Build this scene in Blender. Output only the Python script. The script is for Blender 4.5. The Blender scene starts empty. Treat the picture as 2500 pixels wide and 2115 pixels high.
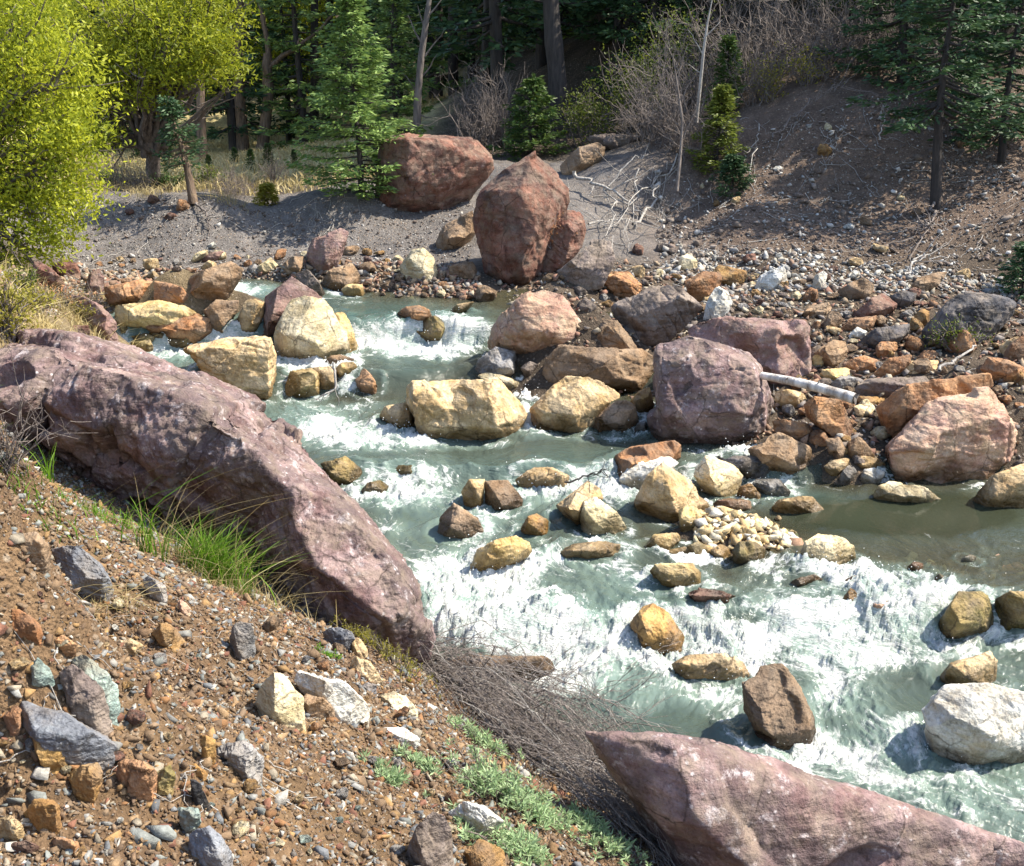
import bpy, bmesh, math, random
import numpy as np
from mathutils import Vector
random.seed(7)
rng = np.random.default_rng(7)
S = bpy.context.scene
COL = S.collection

# ------------------------------------------------------------------ camera, sky, sun, exposure
F_PX, CX, CY, ZC = 2680.0, 1250.0, 1057.5, 3.4          # photograph is 2500 x 2115
PITCH = math.atan((CY - 276.0) / F_PX)
cam = bpy.data.cameras.new('camera')
cam.sensor_fit = 'HORIZONTAL'
cam.sensor_width = 36.0
cam.lens = 36.0 * F_PX / 2500.0
cam.clip_start, cam.clip_end = 0.05, 1500.0
cam_o = bpy.data.objects.new('camera', cam)
COL.objects.link(cam_o)
cam_o.location = (0, 0, ZC)
cam_o.rotation_euler = (math.pi / 2 - PITCH, 0, 0)
S.camera = cam_o

SUN = Vector((0.60, 0.05, 0.76)).normalized()            # towards the sun
world = bpy.data.worlds.new('World')
S.world = world
world.use_nodes = True
wn = world.node_tree.nodes
sky = wn.new('ShaderNodeTexSky')
sky.sky_type = 'NISHITA'
sky.sun_disc = False
sky.sun_elevation = math.asin(SUN.z)
sky.sun_rotation = math.atan2(SUN.x, SUN.y)
wn['Background'].inputs['Strength'].default_value = 0.15
world.node_tree.links.new(sky.outputs[0], wn['Background'].inputs['Color'])
sl = bpy.data.lights.new('sun', 'SUN')
sl.energy = 4.7
sl.angle = math.radians(0.5)
sl.color = (1.0, 0.92, 0.78)
so = bpy.data.objects.new('sun', sl)
COL.objects.link(so)
so.rotation_euler = SUN.to_track_quat('Z', 'Y').to_euler()
S.view_settings.view_transform = 'Standard'
S.view_settings.look = 'None'
S.view_settings.gamma = 1.0
S.view_settings.exposure = 1.2

# ------------------------------------------------------------------ numeric helpers
_perm = np.random.default_rng(3).permutation(256).astype(np.int64)
_perm = np.concatenate([_perm, _perm, _perm])
_grad = np.random.default_rng(4).normal(size=(256, 3))
_grad /= np.linalg.norm(_grad, axis=1)[:, None]

def noise(p):
    """gradient noise of an (N,3) array, about -1..1"""
    i = np.floor(p).astype(np.int64)
    f = p - i
    i &= 255
    w = f * f * f * (f * (f * 6 - 15) + 10)
    out = np.zeros(len(p))
    for a in (0, 1):
        ha = _perm[(i[:, 0] + a) & 255]
        wa = w[:, 0] if a else 1 - w[:, 0]
        for b in (0, 1):
            hb = _perm[(ha + i[:, 1] + b) & 255]
            wb = wa * (w[:, 1] if b else 1 - w[:, 1])
            for c in (0, 1):
                g = _grad[_perm[(hb + i[:, 2] + c) & 255]]
                wc = wb * (w[:, 2] if c else 1 - w[:, 2])
                out += wc * (g[:, 0] * (f[:, 0] - a) + g[:, 1] * (f[:, 1] - b) + g[:, 2] * (f[:, 2] - c))
    return out * 1.6

def fbm(p, octaves=4, gain=0.5):
    s, a = 0, 1.0
    for k in range(octaves):
        s = s + a * noise(p * (2.03 ** k) + 17.3 * k)
        a *= gain
    return s

def fbm2(x, y, scale, octaves=4, z=0.0, gain=0.5):
    p = np.stack([np.ravel(x) * scale, np.ravel(y) * scale, np.full(np.size(x), z)], 1)
    return fbm(p, octaves, gain).reshape(np.shape(x))

def sstep(a, b, x):
    t = np.clip((x - a) / (b - a), 0, 1)
    return t * t * (3 - 2 * t)

cp, sp = math.cos(PITCH), math.sin(PITCH)
def ray(u, v):
    a, b = (np.asarray(u, float) - CX) / F_PX, -(np.asarray(v, float) - CY) / F_PX
    return np.stack([a, cp + b * sp, -sp + b * cp], -1)      # not normalised
def at_y(u, v, Y):
    d = ray(u, v)
    return np.array([0, 0, ZC]) + d * (np.asarray(Y) / d[..., 1])[..., None]
def at_z(u, v, z):
    d = ray(u, v)
    return np.array([0, 0, ZC]) + d * ((np.asarray(z) - ZC) / d[..., 2])[..., None]
def project(p):
    p = np.asarray(p, float)
    q = p - np.array([0, 0, ZC])
    dep = q[..., 1] * cp - q[..., 2] * sp
    up = q[..., 1] * sp + q[..., 2] * cp
    return np.stack([CX + F_PX * q[..., 0] / dep, CY - F_PX * up / dep], -1)
K = 1 / 0.834                                             # notes were taken on a 2085 px wide view
ZONES = {'A': (0, 0, 2.3167), 'B': (800, 0, 2.3167), 'C': (1600, 0, 2.3167), 'D': (0, 600, 2.3167), 'E': (800, 600, 2.3167),
         'F': (1600, 600, 2.3167), 'G': (0, 1300, 2.1644), 'H': (800, 1300, 2.1644), 'I': (1600, 1300, 2.1644), 'S': (0, 0, 1.0), 'P': (0, 0, 0.834)}
def zp(zone, pts):
    ox, oy, s = ZONES[zone]
    a = np.array(pts, float)
    a = a.copy()
    a[..., 0] = ox + a[..., 0] / s
    a[..., 1] = oy + a[..., 1] / s
    return a

# ------------------------------------------------------------------ water level and ground heights
_rows = [(1764, -.10), (1600, 0.0), (1400, .05), (1320, .12), (1240, .30), (1130, .36), (1040, .42), (985, .46), (950, .57), (900, .61), (840, .70),
         (800, .76), (755, .94), (705, 1.0), (655, 1.25), (610, 1.3), (560, 1.4), (520, 1.47)]
_wy = [at_z(1250, v * K, z)[1] for v, z in _rows]
_wz = [z for v, z in _rows]
_wy = np.array([0.0, 3.0] + _wy + [25, 60]); _wz = np.array([-.3, -.15] + _wz + [1.8, 2.4])
def water_z(x, y):
    x = np.asarray(x, float); y = np.asarray(y, float)
    yy = y + 0.22 * fbm2(x, y, 0.55, 2, 5.0) - 0.02 * x
    return np.interp(yy, _wy, _wz)

def _ctrl():
    c = []
    def p(u, v, z): c.append(tuple(at_z(u * K, v * K, z)))
    def w(u, v, d=-.33):                                   # below water at this place of the picture
        q = at_z(u * K, v * K, np.interp(v, [r[0] for r in _rows[::-1]], [r[1] for r in _rows[::-1]]))
        c.append((q[0], q[1], q[2] + d))
    for x in (-6, -4, -3, -2.2, -1.5, -.8, -.2, .4, .9):   # near bank
        for y in (-3, -1, .6, 1.5, 2.4, 3.3, 4.2, 5.0):
            z = 1.75 - .6 * x - .28 * y - (.08 if x < -2 and y > 3 else 0)
            if z > -.1 and not (y > 4.5 and x > -2): c.append((x, y, min(z, 3.2 + .1 * z)))
    c += [(1.8, 3.2, .1), (2.2, 2.0, .2), (3.5, 1.5, .1), (4, 0, .3), (1.6, 4.1, .0), (3, -3, .6), (6, -3, .6)]
    c += [(-.65, 5.35, .55), (-1.2, 5.3, .85), (-1.9, 5.6, 1.1), (-2.8, 6.2, 1.3), (-.3, 5.1, .35), (-3.6, 6.6, 1.7)]
    p(0, 660, 1.95); p(0, 590, 2.1); p(-200, 640, 2.6); p(120, 640, 1.75); p(240, 700, 1.25); p(60, 570, 1.95); p(-300, 560, 3.0)
    c += [(-2.6, 8.2, .75), (-1.6, 7.2, .5), (-.9, 6.6, .2), (-9, 9, 3.6), (-9, 6, 3.8), (-7, 12, 2.6)]
    for u, v in ((300, 710), (450, 700), (600, 830), (700, 860), (620, 700), (760, 700), (900, 680), (980, 640), (700, 610), (560, 590), (450, 600),
                 (830, 740), (700, 930), (900, 930), (1100, 920), (800, 1050), (1000, 1150), (1100, 1000), (1250, 920), (900, 1250), (1150, 1200), (1200, 1300), (1200, 1450),
                 (1400, 1400), (1500, 1250), (1700, 1300), (1650, 1450), (1700, 1550), (1900, 1650), (2000, 1300), (2085, 1500), (2300, 1400), (2085, 1700),
                 (1750, 1060), (1950, 1060), (2120, 1060), (1650, 1000), (2300, 1080), (1300, 1160)): w(u, v)
    for u, v in ((1700, 1130), (1900, 1150), (2100, 1150)): w(u, v, -.12)
    for u, v, d in ((1400, 1090, .0), (1500, 1075, .07), (1560, 1085, .03), (1600, 930, .02), (1700, 960, -.02), (1800, 970, -.03), (1300, 850, -.05), (1200, 690, .05), (1250, 770, .02),
                    (1050, 750, -.02), (640, 790, -.05), (520, 640, .0), (350, 650, .05), (300, 600, .02)): w(u, v, d)
    for u, v, z in ((1300, 600, 1.42), (1400, 560, 1.5), (1550, 570, 1.5), (1500, 640, 1.36), (1700, 650, 1.32), (1900, 620, 1.42), (2085, 650, 1.32), (2300, 650, 1.4), (1700, 800, .90), (1900, 800, .95), (2085, 850, .88),
                    (2300, 860, 1.0), (1620, 860, .72), (1850, 900, .66), (2085, 960, .5), (2300, 960, .6), (1100, 590, 1.36), (900, 590, 1.38), (760, 575, 1.42), (600, 560, 1.46), (400, 565, 1.42), (200, 565, 1.42)): p(u, v, z)
    # far left bank, spoil heap and meadow
    for u, v, z in ((130, 528, 1.6), (300, 520, 1.58), (500, 517, 1.58), (700, 520, 1.55), (880, 530, 1.55), (150, 400, 2.25), (300, 397, 2.27), (420, 402, 2.25), (720, 392, 2.3),
                    (400, 345, 2.3), (550, 345, 2.32), (700, 350, 2.35), (300, 325, 2.3), (600, 318, 2.35), (200, 470, 1.85), (600, 470, 1.82)  , (1040, 555, 1.5), (1150, 560, 1.5)): p(u, v, z)
    # right scree
    for u, v, z in ((1340, 525, 1.62), (1500, 535, 1.6), (1700, 560, 1.56), (1900, 580, 1.52), (2085, 565, 1.55), (1200, 635, 1.44), (1150, 605, 1.46), (1600, 555, 1.58), (2300, 570, 1.6),
                    (1350, 440, 1.95), (1500, 440, 2.05), (1700, 430, 2.1), (1900, 430, 2.12), (2085, 430, 2.2), (2300, 430, 2.3),): p(u, v, z)
    for u, v, y in ((500, 428, 16.9), (600, 402, 17.0), (780, 398, 17.0), (850, 440, 16.2), (940, 440, 16.0), (900, 395, 17.2), (1000, 400, 16.8), (1000, 330, 18.6), (1150, 420, 15.9), (1200, 330, 18.3), (1330, 340, 17.0), (1450, 310, 17.2), (1600, 240, 17.5), (1720, 195, 17.7), (1900, 190, 17.7), (2085, 190, 17.9), (2300, 180, 18.3),
                    (1600, 330, 16.6), (1800, 300, 16.6), (2050, 300, 16.7), (1400, 200, 20.5), (1700, 110, 20.0), (2000, 100, 20.0)): c.append(tuple(at_y(u * K, v * K, y)))
    c += [(1.5, 21, 3.2), (1.5, 30, 5.5), (4, 21, 4.3), (4, 25, 6.2), (8, 20, 4.9), (8, 25, 7.5), (13, 22, 6.5), (0, 45, 9), (10, 35, 12), (25, 25, 10), (30, 45, 20), (10, 60, 24), (-8, 38, 2.5), (-4, 38, 2.8), (-16, 38, 2.6),
          (-10, 55, 6.5), (-2, 60, 12), (-25, 60, 6), (-20, 30, 2.6), (-20, 20, 2.6), (-12, 16, 2.3), (-30, 40, 4), (-40, 100, 24), (0, 110, 38), (40, 100, 45), (80, 200, 70), (-80, 200, 60), (0, 220, 80), (-60, 30, 9), (60, 30, 24), (7, 8, .5), (9, 8.5, 1.1), (7.5, 5, .3), (9.5, 4, .9), (12, 6, 2.2), (11.5, 11.5, 2.3), (16, 8, 4), (20, 14, 6), (11, 14.5, 2.6), (30, 0, 9), (-25, 5, 9)]
    return np.array(c)
_cp = _ctrl()
_cc = .02 + (.03 * np.hypot(_cp[:, 0], _cp[:, 1])) ** 2
def _fit(c):
    n = len(c)
    d = np.sqrt(((c[:, None, :2] - c[None, :, :2]) ** 2).sum(-1) + _cc[None])
    A = np.zeros((n + 3, n + 3))
    A[:n, :n] = d + np.eye(n) * 0.02
    A[:n, n] = 1; A[:n, n + 1:] = c[:, :2]; A[n, :n] = 1; A[n + 1:, :n] = c[:, :2].T
    b = np.zeros(n + 3); b[:n] = c[:, 2]
    return np.linalg.solve(A, b)
_cw = _fit(_cp)
def ground_smooth(x, y):
    x = np.asarray(x, float); sh = x.shape
    x = x.ravel(); y = np.asarray(y, float).ravel()
    out = np.empty(len(x))
    n = len(_cp)
    for k in range(0, len(x), 20000):
        X, Y = x[k:k + 20000], y[k:k + 20000]
        d = np.sqrt((X[:, None] - _cp[None, :, 0]) ** 2 + (Y[:, None] - _cp[None, :, 1]) ** 2 + _cc[None])
        out[k:k + 20000] = d @ _cw[:n] + _cw[n] + _cw[n + 1] * X + _cw[n + 2] * Y
    return out.reshape(sh)
def ground_z(x, y):
    x = np.asarray(x, float); y = np.asarray(y, float)
    a = 0.02 + 0.06 * sstep(13, 18, y) + 0.35 * sstep(30, 60, y)
    z = ground_smooth(x, y) + a * fbm2(x, y, 1.3, 5) + 0.35 * a * fbm2(x, y, 7.0, 3, 9.0)
    near = 1 - sstep(5.0, 6.5, y)
    return z + near * (0.024 * fbm2(x, y, 5.0, 3, 3.0) + 0.016 * fbm2(x, y, 17.0, 4, 2.0, .6))
def surface_z(x, y):
    return np.maximum(ground_smooth(x, y), water_z(x, y))
def hit(u, v, f=surface_z, y0=1.2, y1=140.0):
    """the point where the ray through a pixel meets the ground or the water"""
    d = ray(u, v); d = d / d[1]
    ys = np.geomspace(y0, y1, 700)
    z = ZC + d[2] * ys
    below = z <= f(d[0] * ys, ys)
    if not below.any(): return np.array([d[0] * 60, 60, ZC + d[2] * 60])
    k = int(np.argmax(below))
    if k == 0: Y = ys[0]
    else:
        a, b = ys[k - 1], ys[k]
        for _ in range(14):
            m = (a + b) / 2
            if ZC + d[2] * m <= float(f(np.array([d[0] * m]), np.array([m]))[0]): b = m
            else: a = m
        Y = b
    return np.array([d[0] * Y, Y, ZC + d[2] * Y])

# ------------------------------------------------------------------ mesh helpers
def new_mesh(name, V, Fc, mat=None, smooth=True):
    """V (n,3) array; Fc a list of (m,k) index arrays"""
    me = bpy.data.meshes.new(name)
    V = np.asarray(V, np.float32)
    me.vertices.add(len(V)); me.vertices.foreach_set('co', V.ravel())
    if not isinstance(Fc, list): Fc = [Fc]
    Fc = [np.asarray(f, np.int32) for f in Fc if len(f)]
    loops = np.concatenate([f.ravel() for f in Fc])
    tot = np.concatenate([np.full(len(f), f.shape[1], np.int32) for f in Fc])
    st = np.concatenate([[0], np.cumsum(tot)[:-1]]).astype(np.int32)
    me.loops.add(len(loops)); me.loops.foreach_set('vertex_index', loops)
    me.polygons.add(len(tot)); me.polygons.foreach_set('loop_start', st); me.polygons.foreach_set('loop_total', tot)
    if smooth: me.polygons.foreach_set('use_smooth', np.ones(len(tot), bool))
    me.update(calc_edges=True)
    if mat: me.materials.append(mat)
    return me
def set_attr(me, name, data, kind='FLOAT'):
    a = me.attributes.new(name, kind, 'POINT')
    data = np.asarray(data, np.float32)
    if kind == 'FLOAT': a.data.foreach_set('value', data)
    elif kind == 'FLOAT_VECTOR': a.data.foreach_set('vector', data.ravel())
    else:
        c = np.ones((len(data), 4), np.float32); c[:, :3] = data
        a.data.foreach_set('color', c.ravel())
def link(name, me, loc=(0, 0, 0), parent=None, label=None, cat=None, group=None, kind=None):
    o = bpy.data.objects.new(name, me); COL.objects.link(o)
    o.location = loc
    if parent: o.parent = parent
    if label: o['label'] = label
    if cat: o['category'] = cat
    if group: o['group'] = group
    if kind: o['kind'] = kind
    return o
def tubes(lines, sides=4):
    """lines: list of (pts (n,3), radii (n,)); returns V, F"""
    Vs, Fs, off = [], [], 0
    ang = np.arange(sides) * 2 * math.pi / sides
    for P, R in lines:
        P = np.asarray(P, float); R = np.asarray(R, float)
        n = len(P)
        t = np.gradient(P, axis=0); t /= np.linalg.norm(t, axis=1)[:, None] + 1e-9
        ref = np.array([0, 0, 1.0]) if abs(t[:, 2]).mean() < .8 else np.array([1.0, 0, 0])
        a = np.cross(t, ref); a /= np.linalg.norm(a, axis=1)[:, None] + 1e-9
        b = np.cross(t, a)
        ring = P[:, None] + R[:, None, None] * (np.cos(ang)[None, :, None] * a[:, None] + np.sin(ang)[None, :, None] * b[:, None])
        Vs.append(ring.reshape(-1, 3))
        i = np.arange(n - 1)[:, None] * sides + np.arange(sides)[None]
        j = np.arange(n - 1)[:, None] * sides + (np.arange(sides)[None] + 1) % sides
        Fs.append((np.stack([i, j, j + sides, i + sides], -1).reshape(-1, 4) + off))
        off += n * sides
    return np.concatenate(Vs), np.concatenate(Fs)

# ------------------------------------------------------------------ materials
def mat_new(name):
    m = bpy.data.materials.new(name); m.use_nodes = True
    nt = m.node_tree
    return m, nt, nt.nodes['Principled BSDF']
def nd(nt, typ, ins=None, **props):
    n = nt.nodes.new(typ)
    for k, v in props.items(): setattr(n, k, v)
    for k, v in (ins or {}).items():
        if hasattr(v, 'is_output'): nt.links.new(v, n.inputs[k])
        else: n.inputs[k].default_value = v
    return n
def ramp(nt, fac, stops):
    r = nt.nodes.new('ShaderNodeValToRGB')
    el = r.color_ramp.elements
    while len(el) < len(stops): el.new(0.5)
    for e, (p, c) in zip(el, stops):
        e.position = p
        e.color = (c, c, c, 1) if isinstance(c, (int, float)) else (*c, 1)
    nt.links.new(fac, r.inputs[0])
    return r.outputs[0]
def mix(nt, fac, a, b, typ='MIX'):
    n = nt.nodes.new('ShaderNodeMix'); n.data_type = 'RGBA'; n.blend_type = typ
    for s, v in ((n.inputs[0], fac), (n.inputs[6], a), (n.inputs[7], b)):
        if hasattr(v, 'is_output'): nt.links.new(v, s)
        elif isinstance(v, (int, float)): s.default_value = v
        else: s.default_value = (*v, 1)
    return n.outputs[2]
def math_n(nt, op, a, b=0.0):
    n = nt.nodes.new('ShaderNodeMath'); n.operation = op
    for s, v in ((n.inputs[0], a), (n.inputs[1], b)):
        if hasattr(v, 'is_output'): nt.links.new(v, s)
        else: s.default_value = v
    return n.outputs[0]

def rock_mat(name, c1, c2, c3, lichen=0.0, crust=(.55, .54, .5), strata=0.3, patch=.5, bump=1.0, facet=1.0, dust=(.24, .19, .14)):
    m, nt, bs = mat_new(name)
    tc = nd(nt, 'ShaderNodeTexCoord').outputs['Object']
    oi = nd(nt, 'ShaderNodeObjectInfo').outputs['Random']
    off = nd(nt, 'ShaderNodeVectorMath', {0: tc, 1: nd(nt, 'ShaderNodeCombineXYZ', {0: math_n(nt, 'MULTIPLY', oi, 37.0), 1: math_n(nt, 'MULTIPLY', oi, 11.0)}).outputs[0]}, operation='ADD').outputs[0]
    n1 = nd(nt, 'ShaderNodeTexNoise', {'Vector': off, 'Scale': 4.0, 'Detail': 9.0, 'Roughness': .68, 'Distortion': .4}).outputs[0]
    n2 = nd(nt, 'ShaderNodeTexNoise', {'Vector': off, 'Scale': 1.7, 'Detail': 6.0, 'Roughness': .62, 'Distortion': .8}).outputs[0]
    col = ramp(nt, n1, [(.30, tuple(.42 * x for x in c1)), (.44, c1), (.58, c2), (.72, tuple(min(.9, 1.3 * x) for x in c2))])
    col = mix(nt, ramp(nt, n2, [(patch - .06, 0.0), (patch + .1, .85)]), col, c3)
    # beds: stretched noise along a tilted axis
    mp = nd(nt, 'ShaderNodeMapping', {'Vector': off, 'Rotation': (.5, .35, .3), 'Scale': (1.2, 1.2, 16.0)}).outputs[0]
    n3 = nd(nt, 'ShaderNodeTexNoise', {'Vector': mp, 'Scale': 1.0, 'Detail': 5.0, 'Roughness': .6}).outputs[0]
    col = mix(nt, strata, col, ramp(nt, n3, [(.38, .45), (.5, .95), (.62, 1.0)]), 'MULTIPLY')
    fine = nd(nt, 'ShaderNodeTexNoise', {'Vector': off, 'Scale': 55.0, 'Detail': 4.0, 'Roughness': .7}).outputs[0]
    col = mix(nt, .65, col, ramp(nt, fine, [(.3, .35), (.48, 1.0), (.68, 1.3)]), 'MULTIPLY')
    if lichen > 0:
        vo = nd(nt, 'ShaderNodeTexVoronoi', {'Vector': off, 'Scale': 16.0, 'Randomness': 1.0}).outputs[0]
        l1 = math_n(nt, 'MULTIPLY', ramp(nt, vo, [(.10, 1.0), (.18, 0.0)]), ramp(nt, n1, [(.46, 0.0), (.56, 1.0)]))
        n5 = nd(nt, 'ShaderNodeTexNoise', {'Vector': off, 'Scale': 9.0, 'Detail': 8.0, 'Roughness': .75}).outputs[0]
        l2 = ramp(nt, n5, [(.56, 0.0), (.66, .75)])
        col = mix(nt, math_n(nt, 'MULTIPLY', math_n(nt, 'MAXIMUM', l1, l2), lichen), col, crust)
    col = mix(nt, ramp(nt, nd(nt, 'ShaderNodeTexNoise', {'Vector': off, 'Scale': 6.5, 'Detail': 7.0, 'Roughness': .7}).outputs[0], [(.44, 0.0), (.66, .6)]), col, dust)
    hsv = nd(nt, 'ShaderNodeHueSaturation', {'Color': col, 'Value': math_n(nt, 'ADD', math_n(nt, 'MULTIPLY', oi, .34), .84), 'Saturation': 1.04}).outputs[0]
    ve = nd(nt, 'ShaderNodeTexVoronoi', {'Vector': nd(nt, 'ShaderNodeVectorMath', {0: off, 1: nd(nt, 'ShaderNodeVectorMath', {0: nd(nt, 'ShaderNodeTexNoise', {'Vector': off, 'Scale': 5.0, 'Detail': 5.0, 'Roughness': .6}).outputs['Color'], 1: (.13, .13, .13)}, operation='MULTIPLY').outputs[0]}, operation='ADD').outputs[0], 'Scale': 2.6}, feature='DISTANCE_TO_EDGE').outputs[0]
    crk = math_n(nt, 'MULTIPLY', ramp(nt, ve, [(.0, 1.0), (.022, 0.0)]), ramp(nt, n1, [(.44, 0.0), (.54, .8)]))
    hsv = mix(nt, crk, hsv, mix(nt, 1.0, hsv, (.22, .20, .18), 'MULTIPLY'))     # thin crack lines darkened in the colour
    wet = nd(nt, 'ShaderNodeAttribute', attribute_name='wet').outputs['Fac']
    col = mix(nt, wet, hsv, mix(nt, 1.0, hsv, (.36, .33, .28), 'MULTIPLY'))
    nt.links.new(col, bs.inputs['Base Color'])
    nt.links.new(math_n(nt, 'SUBTRACT', .86, math_n(nt, 'MULTIPLY', wet, .62)), bs.inputs['Roughness'])
    bs.inputs['Specular IOR Level'].default_value = .35
    h = math_n(nt, 'ADD', math_n(nt, 'MULTIPLY', n1, 1.0), math_n(nt, 'ADD', math_n(nt, 'MULTIPLY', n3, .5), math_n(nt, 'MULTIPLY', fine, .22)))
    # broken faces: every cell of a Voronoi split is a small plane with its own tilt
    wv = nd(nt, 'ShaderNodeVectorMath', {0: off, 1: nd(nt, 'ShaderNodeVectorMath', {0: nd(nt, 'ShaderNodeTexNoise', {'Vector': off, 'Scale': 5.0, 'Detail': 5.0, 'Roughness': .6}).outputs['Color'], 1: (.13, .13, .13)}, operation='MULTIPLY').outputs[0]}, operation='ADD').outputs[0]
    hs = math_n(nt, 'MULTIPLY', h, .042 * bump)
    for sc_, am_ in ((2.6, .75), (7.0, .55), (19.0, .30)):
        vf = nd(nt, 'ShaderNodeTexVoronoi', {'Vector': wv, 'Scale': sc_}, feature='F1')
        df = nd(nt, 'ShaderNodeVectorMath', {0: wv, 1: vf.outputs['Position']}, operation='SUBTRACT').outputs[0]
        tl = nd(nt, 'ShaderNodeVectorMath', {0: vf.outputs['Color'], 1: (.5, .5, .5)}, operation='SUBTRACT').outputs[0]
        dt = nd(nt, 'ShaderNodeVectorMath', {0: df, 1: tl}, operation='DOT_PRODUCT').outputs['Value']
        hs = math_n(nt, 'ADD', hs, math_n(nt, 'MULTIPLY', dt, am_ * facet))
    b = nd(nt, 'ShaderNodeBump', {'Height': hs, 'Strength': .85, 'Distance': 1.0})
    nt.links.new(b.outputs[0], bs.inputs['Normal'])
    return m
M = {}
M['purple'] = rock_mat('purple_sandstone', (.165, .10, .095), (.30, .215, .205), (.12, .088, .086), 1.0, (.52, .47, .47), .35, .5)
M['mauve'] = rock_mat('mauve_sandstone', (.18, .11, .10), (.28, .185, .175), (.22, .13, .105), .5, (.5, .45, .46), .4, .5)
M['red'] = rock_mat('red_sandstone', (.155, .068, .048), (.245, .12, .085), (.11, .072, .06), .45, (.36, .30, .27), .4, .52)
M['rust'] = rock_mat('rust_sandstone', (.31, .145, .065), (.45, .25, .125), (.22, .125, .075), .15, (.5, .4, .3), .45, .53)
M['salmon'] = rock_mat('salmon_sandstone', (.42, .25, .17), (.58, .41, .30), (.36, .20, .16), .3, (.62, .52, .46), .3, .53, dust=(.44, .35, .23))
M['tan'] = rock_mat('tan_sandstone', (.42, .285, .135), (.61, .46, .275), (.44, .27, .13), .15, (.6, .55, .45), .4, .6, dust=(.44, .35, .23))
M['yellow'] = rock_mat('yellow_sandstone', (.47, .33, .14), (.63, .49, .255), (.48, .29, .09), .1, (.65, .6, .45), .3, .6, dust=(.44, .35, .23))
M['cream'] = rock_mat('cream_sandstone', (.55, .45, .26), (.68, .60, .42), (.50, .36, .18), .2, (.7, .67, .58), .3, .62, dust=(.44, .35, .23))
M['brown'] = rock_mat('brown_stone', (.20, .125, .07), (.32, .215, .13), (.23, .165, .115), .15, (.4, .36, .3), .35, .55)
M['olive'] = rock_mat('mossy_stone', (.20, .14, .055), (.31, .23, .10), (.13, .12, .035), .1, (.4, .36, .25), .3, .5)
M['grey'] = rock_mat('grey_stone', (.20, .195, .19), (.33, .32, .31), (.24, .20, .17), .5, (.5, .5, .49), .35, .6)
M['dark'] = rock_mat('dark_basalt', (.05, .048, .05), (.105, .10, .105), (.09, .075, .07), .1, (.25, .25, .26), .25, .6)
M['greybrown'] = rock_mat('grey_brown_slab', (.14, .11, .09), (.22, .18, .155), (.17, .13, .12), .15, (.4, .38, .36), .6, .55)
M['white'] = rock_mat('pale_stone', (.50, .49, .44), (.66, .65, .60), (.42, .36, .27), .3, (.7, .7, .67), .2, .62, dust=(.44, .35, .23))
M['teal'] = rock_mat('green_grey_stone', (.20, .27, .245), (.35, .42, .375), (.18, .17, .13), .3, (.5, .55, .5), .2, .6)
M['bluegrey'] = rock_mat('blue_grey_stone', (.13, .137, .155), (.22, .23, .25), (.20, .15, .12), .35, (.36, .40, .42), .25, .58)
M['ochre'] = rock_mat('ochre_stone', (.27, .15, .055), (.42, .26, .10), (.18, .10, .05), .15, (.5, .42, .3), .2, .55)
# ------------------------------------------------------------------ ground sheet
def fan(apex_y, r0, r1, nr, a0, a1, nc, power=1.0):
    r = np.geomspace(r0, r1, nr)
    t = np.linspace(a0, a1, nc)
    Y = r[:, None] + apex_y + 0 * t[None]
    X = r[:, None] * t[None]
    i = (np.arange(nr - 1)[:, None] * nc + np.arange(nc - 1)[None]).ravel()
    return X, Y, np.stack([i, i + 1, i + nc + 1, i + nc], 1)

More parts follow.
